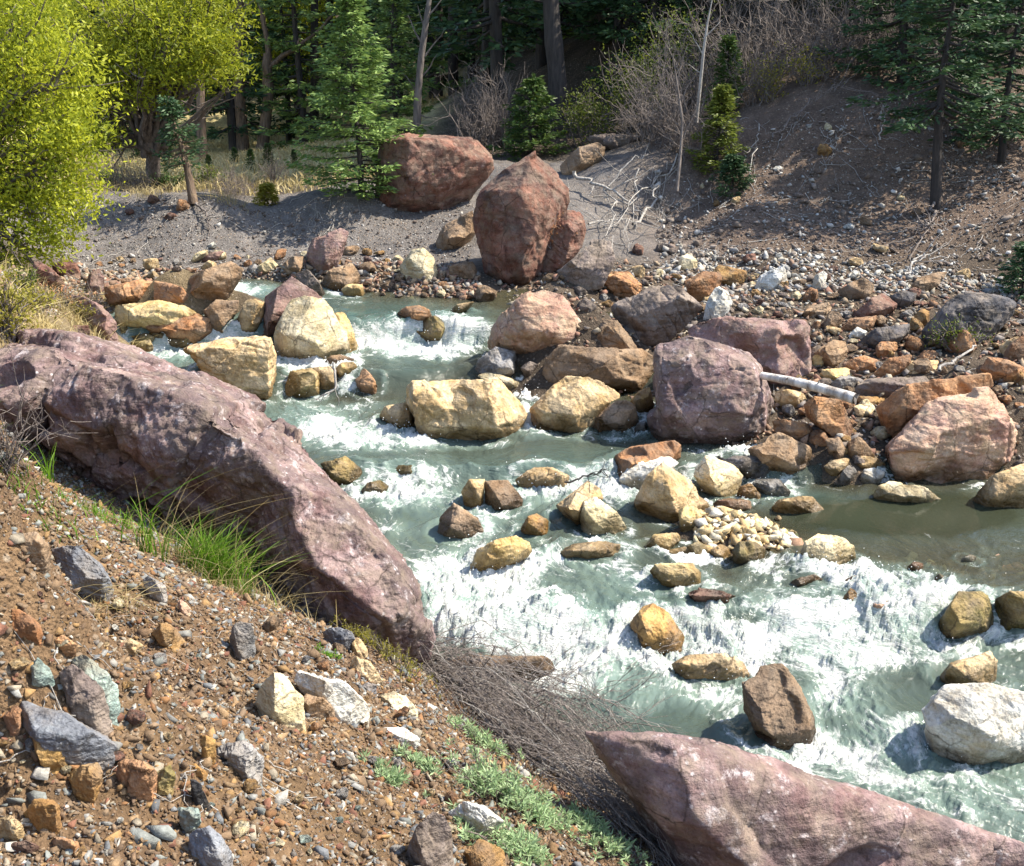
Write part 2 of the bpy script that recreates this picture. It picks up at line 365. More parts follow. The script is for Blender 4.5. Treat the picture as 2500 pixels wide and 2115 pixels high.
def build_ground():
    X, Y, Fq = fan(-1.0, 1.3, 240.0, 800, -1.15, 1.15, 700)
    Z = ground_z(X, Y)
    # a meadow heap and crests get their own lumps
    V = np.stack([X.ravel(), Y.ravel(), Z.ravel()], 1)
    x, y, z = V.T
    wz = water_z(x, y)
    def c(*a): return np.array(a)[None]
    n1 = fbm2(x, y, .9, 4, 1.0); n2 = fbm2(x, y, 3.0, 4, 2.0)
    near = 1 - sstep(5.5, 8.0, y)
    soil = c(.150, .096, .055) * (1 + .45 * n2[:, None]) + c(.06, .04, .018) * n1[:, None]
    scree = c(.165, .15, .14) * (1 + .22 * n2[:, None])
    redscree = c(.145, .105, .08) * (1 + .28 * n2[:, None])
    floor = c(.075, .058, .042) * (1 + .3 * n2[:, None])
    straw = c(.50, .42, .20) * (1 + .3 * n2[:, None])
    bar = c(.088, .068, .05) * (1 + .25 * n2[:, None])
    col = bar
    right = sstep(1.2, 3.0, x - .05 * (y - 14))
    t = sstep(13.2, 14.6, y)[:, None]
    col = col * (1 - t) + t * (scree * (1 - right[:, None]) + redscree * right[:, None])
    t = (sstep(17.8, 19.5, y + .5 * n1))[:, None]
    col = col * (1 - t) + floor * t
    t = (sstep(19.5, 22, y + n1) * (1 - sstep(-2.6, -1.0, x + .3 * n1)) * (1 - sstep(40, 48, y)))[:, None]
    col = col * (1 - t) + straw * t
    bl = ((1 - sstep(12, 13.5, y)) * (1 - sstep(-3.6, -2.6, x)))[:, None]
    col = col * (1 - bl) + c(.19, .145, .085) * (1 + .4 * n2[:, None]) * bl
    col = col * (1 - near[:, None]) + soil * near[:, None]
    t = sstep(.02, -.08, z - wz)[:, None] * (y < 20)[:, None]
    col = col * (1 - t) + c(.12, .10, .06) * t
    m, nt, bs = mat_new('ground_soil')
    at = nd(nt, 'ShaderNodeAttribute', attribute_name='gcol').outputs['Color']
    tc = nd(nt, 'ShaderNodeTexCoord').outputs['Object']
    v1 = nd(nt, 'ShaderNodeTexVoronoi', {'Vector': tc, 'Scale': 26.0}, feature='F1')
    v2 = nd(nt, 'ShaderNodeTexVoronoi', {'Vector': tc, 'Scale': 85.0}, feature='F1')
    n = nd(nt, 'ShaderNodeTexNoise', {'Vector': tc, 'Scale': 40.0, 'Detail': 6.0, 'Roughness': .7}).outputs[0]
    nl = nd(nt, 'ShaderNodeTexNoise', {'Vector': tc, 'Scale': 7.0, 'Detail': 6.0, 'Roughness': .6}).outputs[0]
    col2 = mix(nt, .8, at, ramp(nt, n, [(.3, .5), (.5, 1.0), (.7, 1.4)]), 'MULTIPLY')
    col2 = mix(nt, .6, col2, ramp(nt, nl, [(.3, .6), (.5, 1.0), (.7, 1.3)]), 'MULTIPLY')
    sepc = nd(nt, 'ShaderNodeSeparateColor', {0: v1.outputs['Color']}).outputs
    grit = math_n(nt, 'MULTIPLY', ramp(nt, v1.outputs[0], [(.28, 1.0), (.40, 0.0)]), ramp(nt, sepc[0], [(.62, 0.0), (.68, 1.0)]))
    gc = mix(nt, sepc[1], (.42, .36, .28), (.20, .12, .07))
    col2 = mix(nt, math_n(nt, 'MULTIPLY', grit, .6), col2, gc)
    nt.links.new(col2, bs.inputs['Base Color'])
    bs.inputs['Roughness'].default_value = .95
    bs.inputs['Specular IOR Level'].default_value = .15
    h = math_n(nt, 'ADD', math_n(nt, 'MULTIPLY', n, .9), math_n(nt, 'SUBTRACT', .6, math_n(nt, 'ADD', math_n(nt, 'MULTIPLY', v2.outputs[0], .5), math_n(nt, 'MULTIPLY', v1.outputs[0], .5))))
    nt.links.new(nd(nt, 'ShaderNodeBump', {'Height': h, 'Strength': .9, 'Distance': .03}).outputs[0], bs.inputs['Normal'])
    me = new_mesh('ground', V, Fq, m)
    set_attr(me, 'gcol', np.clip(col, .01, .9), 'FLOAT_COLOR')
    link('ground', me, kind='structure')
build_ground()
# ------------------------------------------------------------------ boulders
ROCKS = []          # placed rocks: name, label, outline (picture), centre, size
def hull_mesh(parts):
    """closed mesh: union of convex hulls (overlapping shells), for the voxel remesher"""
    bm = bmesh.new()
    for P in parts:
        b2 = bmesh.new()
        for p in P: b2.verts.new(p)
        r = bmesh.ops.convex_hull(b2, input=b2.verts)
        junk = [g for g in r['geom_interior'] if isinstance(g, bmesh.types.BMVert)] + [g for g in r['geom_unused'] if isinstance(g, bmesh.types.BMVert)]
        bmesh.ops.delete(b2, geom=list(set(junk)), context='VERTS')
        bmesh.ops.recalc_face_normals(b2, faces=b2.faces)
        t = bpy.data.meshes.new('t'); b2.to_mesh(t); b2.free()
        bm.from_mesh(t); bpy.data.meshes.remove(t)
    me = bpy.data.meshes.new('hull'); bm.to_mesh(me); bm.free()
    return me
def remesh(me, voxel):
    o = bpy.data.objects.new('tmp', me); COL.objects.link(o)
    md = o.modifiers.new('r', 'REMESH'); md.mode = 'VOXEL'; md.voxel_size = voxel; md.adaptivity = 0
    dg = bpy.context.evaluated_depsgraph_get()
    out = bpy.data.meshes.new_from_object(o.evaluated_get(dg))
    bpy.data.objects.remove(o); bpy.data.meshes.remove(me)
    return out
def get_v(me):
    a = np.empty(len(me.vertices) * 3, np.float32); me.vertices.foreach_get('co', a)
    return a.reshape(-1, 3).astype(float)
def get_n(me):
    a = np.empty(len(me.vertices) * 3, np.float32); me.vertex_normals.foreach_get('vector', a)
    return a.reshape(-1, 3).astype(float)
def put_v(me, V):
    me.vertices.foreach_set('co', V.astype(np.float32).ravel()); me.update()
def smooth_v(me, V, it, lam=.5):
    e = np.empty(len(me.edges) * 2, np.int32); me.edges.foreach_get('vertices', e); e = e.reshape(-1, 2)
    i, j = np.concatenate([e[:, 0], e[:, 1]]), np.concatenate([e[:, 1], e[:, 0]])
    deg = np.maximum(np.bincount(i, minlength=len(V)), 1)
    for _ in range(it):
        m = np.stack([np.bincount(i, V[j, k], len(V)) for k in range(3)], 1) / deg[:, None]
        V = V + lam * (m - V)
    return V
def chip(me, V, r, n, r0, r1, dep):
    """knock flat flakes off the surface: crisp broken faces"""
    put_v(me, V); N = get_n(me)
    for _ in range(n):
        k = r.integers(len(V)); nn = N[k] + r.normal(size=3) * .22; nn /= np.linalg.norm(nn)
        R_ = r.uniform(r0, r1)
        d = V - V[k]; dist = np.sqrt((d * d).sum(1))
        m = dist < R_
        over = np.maximum(d[m] @ nn + R_ * dep * r.uniform(.4, 1.3), 0) * sstep(1.0, .86, dist[m] / R_)
        V[m] -= over[:, None] * nn
    return V
def roughen(me, size, seed, rough=1.0, cuts=14, strata=1.0, rnd=2, quant=(.90, .985)):
    r = np.random.default_rng(seed)
    V = get_v(me)
    V = smooth_v(me, V, rnd)
    for _ in range(cuts):                                   # broken faces: planes that slice off corners
        n = r.normal(size=3); n /= np.linalg.norm(n)
        if abs(n[1]) < .5: n[1] = math.copysign(r.uniform(.5, 1), n[1]); n /= np.linalg.norm(n)
        d = V @ n
        q = np.quantile(d, r.uniform(*quant))
        lim = d.max() - .11 * size                            # never deep
        q = max(q, lim)
        V = V - np.outer(np.maximum(d - q, 0), n)
    th = (V.max(0) - V.min(0)).min()
    V = chip(me, V, r, 12 if size > .4 else 6, th * .14, th * .42, .024)
    V = smooth_v(me, V, 1, .2)
    put_v(me, V)
    N = get_n(me)
    o = r.uniform(0, 90, 3)
    s = r.normal(size=3) * [.5, .5, 1.2]; s /= np.linalg.norm(s)
    q = V / size + o
    big = fbm(q * 2.3, 3)
    mid = fbm(q * 6.0 + 5, 4, .55)
    lay = (V @ s) / size
    w = lay * 8 + .28 * fbm(q * 1.9 + 9, 2)
    step = np.abs((w % 1.0) - .5) * 2
    ridge = 1 - np.abs(noise(q * 2.6 + 31 + .12 * mid[:, None])) * 2
    ledge = sstep(.72, .95, step)
    joint = np.zeros(len(V))                                # straight joints: grooves with a small step across them
    for _ in range(2):
        n = r.normal(size=3); n[1] *= .45; n /= np.linalg.norm(n)
        pd = V @ n
        dd = (pd - np.quantile(pd, r.uniform(.2, .8))) / size + .018 * mid
        msk = sstep(-.15, .15, noise(q * 1.4 + r.uniform(0, 50)))
        joint += msk * (r.choice([-1, 1]) * .014 * (sstep(-.008, .008, dd) - .5) * np.exp(-(dd / .30) ** 2) - .006 * np.exp(-(dd / .009) ** 2))
    d = size * rough * (joint + .006 * big + .007 * mid + .004 * fbm(q * 19.0, 3, .6) - strata * .010 * ledge * (.4 + .6 * sstep(-.2, .4, noise(q * 2.7 + 3))) - .011 * sstep(.92, 1.0, ridge) * sstep(-.1, .3, noise(q * 1.7 + 77)))
    d = d + .0034 * fbm(V * 30.0 + o, 3, .65)               # grain
    V = V + N * d[:, None]
    put_v(me, V)
    return V
def finish_rock(name, label, mat, me, V, cat, group, wetlevel=True, parent=None):
    b = np.array([V[:, 0].mean(), V[:, 1].mean(), V[:, 2].min()])
    wz = water_z(V[:, 0], V[:, 1])
    gz = float(surface_z(V[:, 0].mean(), V[:, 1].mean()))
    wet = sstep(.17, .05, V[:, 2] - wz - .06 * fbm(V * 6.0, 2)) if wetlevel else np.zeros(len(V))
    put_v(me, V - b)
    me.materials.clear(); me.materials.append(M[mat])
    me.polygons.foreach_set('use_smooth', np.ones(len(me.polygons), bool))
    set_attr(me, 'wet', wet)
    return link(name, me, b, label=label, cat=cat, group=group)

def simplify(P, eps):
    """keep only the corners of a closed outline that matter"""
    P = list(map(np.array, P))
    while len(P) > 6:
        n = len(P)
        h = []
        for k in range(n):
            a, b, c = P[k - 1], P[k], P[(k + 1) % n]
            ac = c - a
            h.append(abs(ac[0] * (b - a)[1] - ac[1] * (b - a)[0]) / (np.linalg.norm(ac) + 1e-9))
        k = int(np.argmin(h))
        if h[k] > eps: break
        P.pop(k)
    return np.array(P)
def rock(name, label, mat, zone, outline, front=None, t=.85, base=None, cat='boulder', group=None, rough=.9, cuts=4, strata=1.0, rnd=1, sink=.22, depth=None, wet=True, cells=58, extra=None, dy=.0):
    P = zp(zone, outline)
    u0, v0 = P.min(0); u1, v1 = P.max(0)
    seed = int(abs(P.sum())) % 99991
    r = np.random.default_rng(seed)
    if depth is None:
        if base is None:
            low = P[P[:, 1] > v1 - .12 * (v1 - v0)]
            bp = (low[:, 0].mean(), v1)
        else: bp = zp(zone, [base])[0]
        Yb = hit(bp[0], bp[1])[1] + dy
    else: Yb = depth
    w, h = (u1 - u0) / F_PX * Yb, (v1 - v0) / F_PX * Yb
    T = t * math.sqrt(w * h)
    Yc = Yb + .30 * T
    c = P.mean(0)
    pts = []
    P0 = P
    if front is None: P = simplify(P, .055 * math.hypot(u1 - u0, v1 - v0))
    for k, p in enumerate(P):                                # outline, split in depth so the edge is not a knife
        e = (r.uniform(.0, .04) if front is None else r.uniform(.0, .07)) * T
        o = r.uniform(-.22, .22) * T if front is None else r.uniform(-.14, .14) * T
        pts += [at_y(*p, Yc + o - e), at_y(*p, Yc + o + e)]
    if front is not None:
        Q = zp(zone, [f[:2] for f in front])
        pts += [at_y(*q, Yc + f[2] * T) for q, f in zip(Q, front)]
    else:
        nf = int(r.integers(3, 5)); a0 = r.uniform(0, 6.28)
        tx, ty = r.choice([-1, 1]) * r.uniform(.08, .30), r.uniform(.02, .30); fd = r.uniform(.44, .58)
        for k in range(nf):                                  # a few front corners make broad flat faces
            a = a0 + k * 6.283 / nf + r.normal() * .3
            s = r.uniform(.62, .95)
            e = np.array([math.cos(a) * (u1 - u0) / 2, math.sin(a) * (v1 - v0) / 2]) * s * .8
            pts.append(at_y(*(np.array([(u0 + u1) / 2, (v0 + v1) / 2]) * .5 + c * .5 + e), Yc - T * (fd + tx * math.cos(a) + ty * math.sin(a))))
    for p in P:
        if front is None and r.uniform() < .4: continue
        s = r.uniform(.5, .85)
        pts.append(at_y(*(c + (p - c) * s), Yc + T * r.uniform(.42, .6)))
    for p in P:                                              # carry the lower edge into the ground
        if p[1] > v1 - .35 * (v1 - v0):
            q = at_y(c[0] + (p[0] - c[0]) * .9, p[1], Yc)
            q[2] -= sink * h + .03
            pts += [q, q + np.array([0, .25 * T, 0]), q - np.array([0, .2 * T, 0])]
    parts = [np.array(pts)]
    size = max(w, h)
    px = Yb / F_PX * 2.44
    me = remesh(hull_mesh(parts), max(size / cells, .75 * px))
    V = roughen(me, size, seed, rough, cuts, strata, rnd)
    ob = finish_rock(name, label, mat, me, V, cat, group, wet)
    ROCKS.append(dict(name=name, label=label, P=P0, c=V.mean(0), size=size, lo=V.min(0), hi=V.max(0)))
    return ob
# ------------------------------------------------------------------ every boulder that can be told apart in the photograph
GB, GW, GN, GT, GS = 'boulders on the rocky bar', 'boulders standing in the creek', 'stones on the near bank', 'boulders at the foot of the banks', 'boulders by the near shore'
def R(label, mat, zone, outline, group, **k): return rock(k.pop('name', 'boulder'), label, mat, zone, outline, group=group, **k)
# --- far banks
R('huge square dark red boulder set in the far bank beside the spruce', 'red', 'B', [(305,780),(420,765),(550,762),(700,775),(850,790),(885,850),(930,880),(945,960),(800,1060),(660,1100),(480,1140),(380,1190),(310,1170),(275,1080),(272,960),(290,880)], GT,
  front=[(330,800,-.45),(470,785,-.6),(440,1000,-.62),(300,970,-.45),(330,1120,-.3),(430,1120,-.4),(620,1060,-.3),(840,820,.0),(850,980,.1)], t=.8, cells=70, rough=1.2)
R('massive reddish brown boulder with a pointed top split from its wedge', 'red', 'B', [(1175,850),(1250,920),(1300,1010),(1365,1070),(1370,1140),(1270,1230),(1210,1370),(1150,1500),(1090,1590),(960,1580),(920,1500),(870,1400),(820,1240),(850,1100),(980,960),(1080,905),(1120,900)], GT,
  front=[(930,1075,-.42),(1085,1085,-.52),(1215,1290,-.50),(1120,1490,-.55),(960,1440,-.5),(1125,930,-.05),(1290,1040,.0),(1330,1120,-.1)], t=.75, cells=75, rough=1.2, strata=.9)
R('red wedge broken from the massive pointed boulder', 'red', 'B', [(1330,1190),(1440,1180),(1465,1300),(1440,1390),(1280,1500),(1145,1545),(1180,1470),(1230,1340)], GT, t=.6, rough=1.3)
R('dark grey brown slab leaning below the red wedge', 'greybrown', 'B', [(1500,1350),(1600,1360),(1630,1470),(1560,1560),(1390,1600),(1300,1540),(1400,1420)], GT, t=.6)
R('tan brown boulder tucked against the massive pointed boulder', 'brown', 'B', [(700,1240),(820,1190),(850,1310),(800,1360),(720,1410),(620,1410),(610,1360),(660,1270)], GT)
R('rounded boulder with a chalky white top on the far shore', 'cream', 'E', [(480,20),(540,10),(600,60),(635,130),(630,170),(560,200),(440,190),(400,120),(430,60)], GT, cuts=5, rnd=3)
R('flat dark slab capping the top of the scree', 'greybrown', 'B', [(1450,770),(1620,755),(1790,765),(1780,790),(1680,820),(1500,810)], GT, t=.5, wet=False)
R('dark red ledge under the flat capping slab', 'brown', 'B', [(1310,940),(1440,850),(1540,800),(1590,830),(1560,900),(1400,970)], GT, t=.6, wet=False)
R('wedge shaped stone with pale purple top on the grey spoil slope', 'mauve', 'A', [(1930,1288),(1975,1310),(1950,1390),(1900,1480),(1760,1530),(1730,1450),(1760,1350)], GT, t=.7)
R('long dark boulder at the water edge upstream', 'brown', 'D', [(1030,190),(1180,130),(1300,85),(1380,130),(1360,190),(1300,240),(1160,275),(1050,270),(1040,240)], GT)
R('pale rounded stone beside the long dark upstream boulder', 'cream', 'D', [(1455,120),(1530,65),(1575,110),(1540,150),(1460,165)], GT, cuts=4)
R('small tan stone behind the long dark upstream boulder', 'tan', 'D', [(1135,120),(1180,80),(1225,95),(1220,130),(1140,140)], GT)
R('purplish flat stone at the foot of the grey spoil heap', 'mauve', 'D', [(1140,70),(1200,35),(1270,30),(1250,65),(1200,90)], GT)
R('dark stone against the foot of the spoil slope', 'brown', 'D', [(1600,100),(1650,60),(1720,60),(1740,110),(1700,150),(1610,160)], GT)
R('brown angular stone next to the wedge with purple top', 'brown', 'D', [(1790,200),(1860,140),(1990,95),(2040,170),(2020,230),(1870,250)], GT)
R('flat brown stone upstream of the purple backed boulder', 'greybrown', 'D', [(1660,160),(1740,130),(1800,200),(1840,270),(1790,285),(1700,200)], GT)
R('ochre flat stone at the far waterline', 'yellow', 'D', [(1930,250),(1960,215),(2050,215),(2060,265),(1950,275)], GT)
R('spiky red stone on the grassy near shore', 'red', 'D', [(190,90),(230,80),(300,150),(380,240),(330,270),(250,260),(180,160)], GS, wet=False)
R('dark red rounded stone behind the spiky one', 'red', 'D', [(290,110),(370,78),(430,95),(460,150),(400,185),(320,165)], GS, cuts=4, rnd=3)
R('pointed pink stone at the head of the brown slabs', 'mauve', 'D', [(480,230),(500,160),(560,125),(590,180),(580,230),(520,260)], GS)
R('long pink stone sloping down the near shore', 'mauve', 'D', [(380,270),(480,290),(600,370),(660,440),(670,550),(570,530),(540,450),(440,330)], GS, t=.6)
R('short maroon block under the long pink stone', 'red', 'D', [(400,450),(500,450),(510,480),(490,520),(420,510)], GS)
R('layered brown slab stack above the yellow ledge', 'rust', 'D', [(560,240),(650,215),(800,190),(870,200),(900,250),(830,310),(700,300),(600,290)], GW, strata=2)
R('brown slab with a thread of falling water', 'rust', 'D', [(870,200),(960,210),(1040,270),(1080,300),(1000,312),(870,290)], GW)
R('flat reddish slab just above the yellow ledge', 'rust', 'D', [(590,300),(720,270),(800,275),(850,310),(720,330),(600,325)], GW)
R('little orange stone on top of the brown slab stack', 'rust', 'D', [(660,190),(740,178),(750,205),(660,218)], GW)
R('triangular tan stone at the upstream water edge', 'tan', 'D', [(820,170),(870,140),(910,180),(860,195)], GW)
R('broad ledge with a bright yellow top in the creek', 'yellow', 'D', [(610,340),(740,320),(900,305),(1050,340),(1150,400),(1010,440),(800,430),(650,400)], GW, t=.9, base=(900,500), cells=60)
R('dark brown shelf under the bright yellow ledge', 'rust', 'D', [(690,410),(1000,430),(1130,390),(1260,430),(1260,480),(1100,540),(960,490),(720,460)], GW, t=.6)
R('upright tan block with a sunlit face', 'tan', 'D', [(1320,470),(1390,310),(1440,300),(1500,320),(1490,400),(1450,470)], GW)
R('brown stone pile upstream of the upright tan block', 'brown', 'D', [(1150,370),(1220,305),(1350,310),(1350,350),(1290,390),(1270,470),(1180,430)], GW)
R('tall purple backed boulder behind the cream one', 'mauve', 'D', [(1450,510),(1500,420),(1500,290),(1530,240),(1650,172),(1730,210),(1830,290),(1800,400),(1640,440),(1560,470)], GW, cells=60)
R('large smooth cream boulder in the middle of the stream', 'cream', 'D', [(1540,500),(1570,440),(1640,300),(1720,282),(1830,300),(1870,360),(1940,430),(1980,560),(1970,600),(1830,640),(1760,650),(1600,600),(1560,570)], GW,
  front=[(1660,330,-.3),(1760,310,-.25),(1610,490,-.55),(1830,560,-.6),(1800,600,-.55),(1900,480,-.3),(1640,580,-.5)], cells=65, cuts=6, rough=.8)
R('yellow stone leaning on the downstream side of the cream boulder', 'yellow', 'D', [(1880,360),(1950,380),(1980,440),(2025,560),(2020,600),(1960,600),(1910,470)], GW)
R('brown block with deep vertical grooves', 'tan', 'D', [(1030,590),(1060,560),(1270,520),(1480,510),(1540,510),(1560,620),(1560,760),(1530,840),(1420,860),(1340,830),(1240,770),(1100,690)], GW,
  front=[(1080,600,-.4),(1300,560,-.45),(1520,540,-.45),(1520,800,-.5),(1400,830,-.5),(1200,690,-.5)], cells=65, strata=1.2, rough=1.4)
R('yellow boulder with dark spots below the cream boulder', 'yellow', 'D', [(1610,800),(1640,710),(1760,690),(1800,720),(1820,800),(1790,850),(1640,850)], GW)
R('tan block between two yellow stones', 'tan', 'D', [(1760,690),(1880,680),(1915,760),(1880,800),(1800,800)], GW)
R('squarish bright yellow stone on the rock dam', 'yellow', 'D', [(1890,700),(1930,660),(2015,655),(2020,690),(1930,750)], GW)
R('dark brown flat stone on top of the rock dam', 'brown', 'D', [(1820,670),(1870,620),(1930,615),(2010,645),(1890,675)], GW)
R('sloping rusty stone closing the end of the rock dam', 'rust', 'E', [(150,740),(200,690),(240,720),(285,800),(280,830),(180,815)], GW)
for lab, pl in (('mossy cobble beside the long pink stone', [(670,470),(690,435),(735,450),(740,490),(690,500)]), ('flat mossy stone in the side channel', [(735,545),(850,530),(868,570),(750,578)]),
                ('mossy lump behind the flat mossy stone', [(740,510),(820,495),(900,520),(880,545),(750,540)]), ('mossy rounded stone nearest the grooved block', [(930,520),(1010,495),(1090,530),(1060,560),(950,560)]),
                ('small pale mossy stone under the yellow ledge', [(830,490),(890,475),(945,495),(930,515),(840,515)])):
    R(lab, 'olive', 'D', pl, GW, rnd=3)
# --- mid stream
R('large pink and tan boulder beside the falls', 'salmon', 'E', [(1130,250),(1220,240),(1330,280),(1390,350),(1490,420),(1510,480),(1460,540),(1300,560),(1100,570),(900,560),(930,470),(1030,380),(1060,300)], GW,
  front=[(1140,290,-.1),(1090,350,-.35),(1130,470,-.55),(1260,490,-.6),(1390,400,-.35),(1400,530,-.4),(970,520,-.35)], cells=70, rough=1.1)
R('brown stone splitting the falls', 'olive', 'E', [(490,480),(520,430),(600,395),(670,410),(690,460),(640,520),(560,530)], GW)
R('low orange stone at the lip of the falls', 'rust', 'E', [(385,385),(440,345),(520,335),(575,360),(590,400),(540,420)], GW)
R('thin tan slab lying at the far waterline', 'tan', 'E', [(690,370),(740,330),(830,315),(810,350),(730,382)], GW)
R('dark slab with rippled grey face', 'greybrown', 'S', [(1482,751),(1534,725),(1590,699),(1660,693),(1673,725),(1721,751),(1695,773),(1656,790),(1600,830),(1545,838),(1505,800)], GB, t=.7, cells=65, strata=1.0, rough=1.2)
R('rough rust coloured block above the rippled slab', 'rust', 'E', [(1540,170),(1600,140),(1700,145),(1780,220),(1760,280),(1600,290),(1550,210)], GB, strata=2, rough=1.6)
R('flat topped red block behind the rippled slab', 'rust', 'F', [(160,200),(190,170),(270,145),(390,150),(390,190),(340,280),(240,320),(170,290)], GB)
R('upright white boulder beside the rippled slab', 'white', 'F', [(270,410),(280,350),(330,240),(360,230),(410,260),(440,320),(390,390),(320,420)], GB)
R('pointed brown boulder behind the long slab', 'brown', 'E', [(1470,580),(1490,500),(1570,415),(1640,420),(1700,510),(1760,575)], GB, t=.7)
R('tan slab tilted at the inner edge of the bar', 'brown', 'E', [(1195,740),(1230,640),(1310,560),(1550,590),(1700,580),(1400,700),(1280,770),(1230,755)], GB, t=.7)
R('long brown boulder with a sharp ridge', 'brown', 'E', [(1280,770),(1400,680),(1560,590),(1780,580),(1870,640),(1860,740),(1820,800),(1700,800),(1600,750),(1450,740)], GB, t=.8)
R('big blocky tan boulder with cracks in mid stream', 'tan', 'E', [(440,800),(480,760),(620,755),(840,750),(970,755),(1000,820),(1080,880),(1130,960),(1080,1030),(960,1060),(700,1075),(510,1070),(470,960),(440,880)], GW,
  front=[(470,810,-.2),(640,800,-.2),(940,780,-.2),(480,900,-.45),(930,870,-.55),(960,1030,-.6),(760,930,-.5),(540,1040,-.5),(1060,960,-.3)], cells=85, rough=1.2, strata=1.0)
R('low stone on the upstream side of the blocky tan boulder', 'tan', 'E', [(290,970),(310,910),(440,885),(480,960),(500,1030),(380,1035)], GW)
R('faceted tan boulder with a flat sloping top', 'tan', 'E', [(1145,920),(1280,790),(1350,735),(1450,745),(1550,750),(1670,840),(1480,960),(1460,1020),(1330,1035),(1150,1000)], GW,
  front=[(1290,810,-.25),(1400,1000,-.6),(1390,960,-.62),(1170,930,-.4),(1640,850,.0),(1340,750,.1)], t=.9, cells=65)
R('low brown boulder on the bar side of the faceted one', 'brown', 'E', [(1480,975),(1660,860),(1740,900),(1760,1000),(1640,1040),(1500,1030)], GW)
R('weathered grey boulder on the point of the bar', 'grey', 'E', [(820,720),(850,640),(950,570),(1060,600),(1080,640),(1100,730),(960,735)], GB)
R('flat pale stone before the weathered grey boulder', 'cream', 'E', [(840,740),(890,715),(980,725),(1120,780),(1060,795),(900,765)], GB, rnd=3)
R('smooth dark cobble between grey boulder and tan slab', 'greybrown', 'E', [(1085,690),(1140,650),(1190,670),(1180,710),(1120,738)], GB, rnd=5, cuts=3)
R('round brown boulder wedged by the purple boulder', 'ochre', 'E', [(1710,880),(1760,820),(1820,800),(1850,900),(1810,960),(1750,955)], GB, rnd=3)
R('small grey cobble at the foot of the purple boulder', 'grey', 'E', [(1730,1040),(1760,995),(1800,990),(1815,1050)], GB, rnd=5, cuts=3)
R('huge purple boulder with a broken front', 'purple', 'S', [(1607,859),(1600,842),(1639,827),(1682,818),(1742,831),(1829,861),(1859,889),(1876,937),(1887,980),(1876,1027),(1816,1036),(1729,1075),(1643,1075),(1590,1075),(1577,1014),(1590,928)], GB,
  front=[(1655,835,.0),(1745,845,-.08),(1642,868,-.36),(1622,1012,-.50),(1720,1048,-.50),(1800,1004,-.66),(1838,898,-.46),(1868,985,-.42)], cells=90, rough=1.2, strata=.6)
R('square mauve block behind the huge purple boulder', 'mauve', 'F', [(180,480),(230,430),(390,400),(640,410),(840,430),(880,470),(875,600),(870,760),(700,740),(600,680),(420,600),(200,530)], GB,
  front=[(240,450,.1),(700,470,-.45),(860,480,-.2),(700,720,-.5),(300,540,-.4),(450,470,-.3)], cells=70, rough=1.3, base=(780,765))
R('great salmon boulder overhanging the still pool', 'salmon', 'F', [(1300,1150),(1400,1070),(1490,990),(1530,890),(1700,825),(1880,795),(1950,870),(2085,990),(2120,1080),(2060,1130),(1880,1180),(1700,1280),(1620,1330),(1320,1330),(1310,1240)], GB,
  front=[(1560,900,-.1),(1850,830,-.1),(1330,1160,-.4),(1500,1150,-.55),(1950,1010,-.35),(2060,1050,-.2),(1400,1290,-.3),(1640,1240,-.35)], cells=95, rough=1.1, strata=.7)
R('rust coloured slab leaning behind the great salmon boulder', 'rust', 'F', [(1200,960),(1230,900),(1400,840),(1620,770),(1900,715),(1915,790),(1700,830),(1540,900),(1480,1000),(1340,1090),(1270,1090),(1220,1010)], GB, t=.6, cells=70, strata=.5)
R('brown wedge under the butt of the white log', 'rust', 'F', [(840,900),(900,850),(1050,870),(1130,1060),(1090,1090),(900,1010),(850,970)], GB)
R('dark shouldered boulder at the pool head', 'brown', 'F', [(520,1150),(580,1090),(700,1050),(800,1080),(880,1140),(895,1200),(840,1260),(700,1250),(560,1210)], GB, cells=60)
R('dark wet slab across the small inlet', 'dark', 'F', [(330,1190),(620,1185),(670,1220),(670,1290),(560,1310),(450,1265)], GW)
R('smooth cream boulder beside the tan pyramid', 'cream', 'F', [(215,1300),(240,1200),(290,1185),(440,1240),(500,1300),(450,1410),(300,1400),(270,1370)], GW, rnd=3, cuts=5)
R('orange topped boulder behind the tan pyramid', 'rust', 'E', [(1590,1290),(1620,1190),(1700,1140),(1960,1100),(2000,1130),(2000,1200),(1850,1260),(1680,1320)], GW)
R('white flecked stone between pyramid and orange boulder', 'white', 'E', [(1650,1320),(1700,1240),(1800,1190),(1940,1190),(1990,1230),(1850,1300),(1740,1390),(1660,1370)], GW)
R('tan pyramid boulder on the pebble islet', 'tan', 'S', [(1547,1222),(1577,1165),(1616,1127),(1626,1133),(1686,1174),(1725,1217),(1736,1239),(1708,1262),(1655,1265),(1568,1247)], GW,
  front=[(1590,1165,-.25),(1620,1140,-.15),(1632,1185,-.5),(1650,1250,-.55),(1575,1235,-.35),(1715,1235,-.2)], cells=65)
R('rusty block below the white log', 'rust', 'F', [(660,990),(700,980),(890,1005),(890,1060),(860,1085),(680,1055)], GB)
R('yellowish boulder hiding under the white log', 'tan', 'F', [(670,830),(740,810),(830,830),(820,880),(760,910),(690,890)], GB)
R('five sided brown stone above the pool', 'brown', 'F', [(1080,1180),(1085,1110),(1150,1075),(1200,1120),(1240,1190),(1100,1205)], GB)
R('split brown stone above the pool', 'brown', 'F', [(955,1090),(1040,1080),(1080,1160),(1050,1200),(1000,1195)], GB)
R('tan cobble at the head of the pool', 'tan', 'F', [(950,1250),(990,1210),(1100,1200),(1090,1260),(1000,1295)], GB, rnd=3)
R('long rounded tan stone at the head of the pool', 'tan', 'F', [(1100,1200),(1150,1185),(1260,1200),(1305,1240),(1290,1265),(1120,1245)], GB, rnd=3)
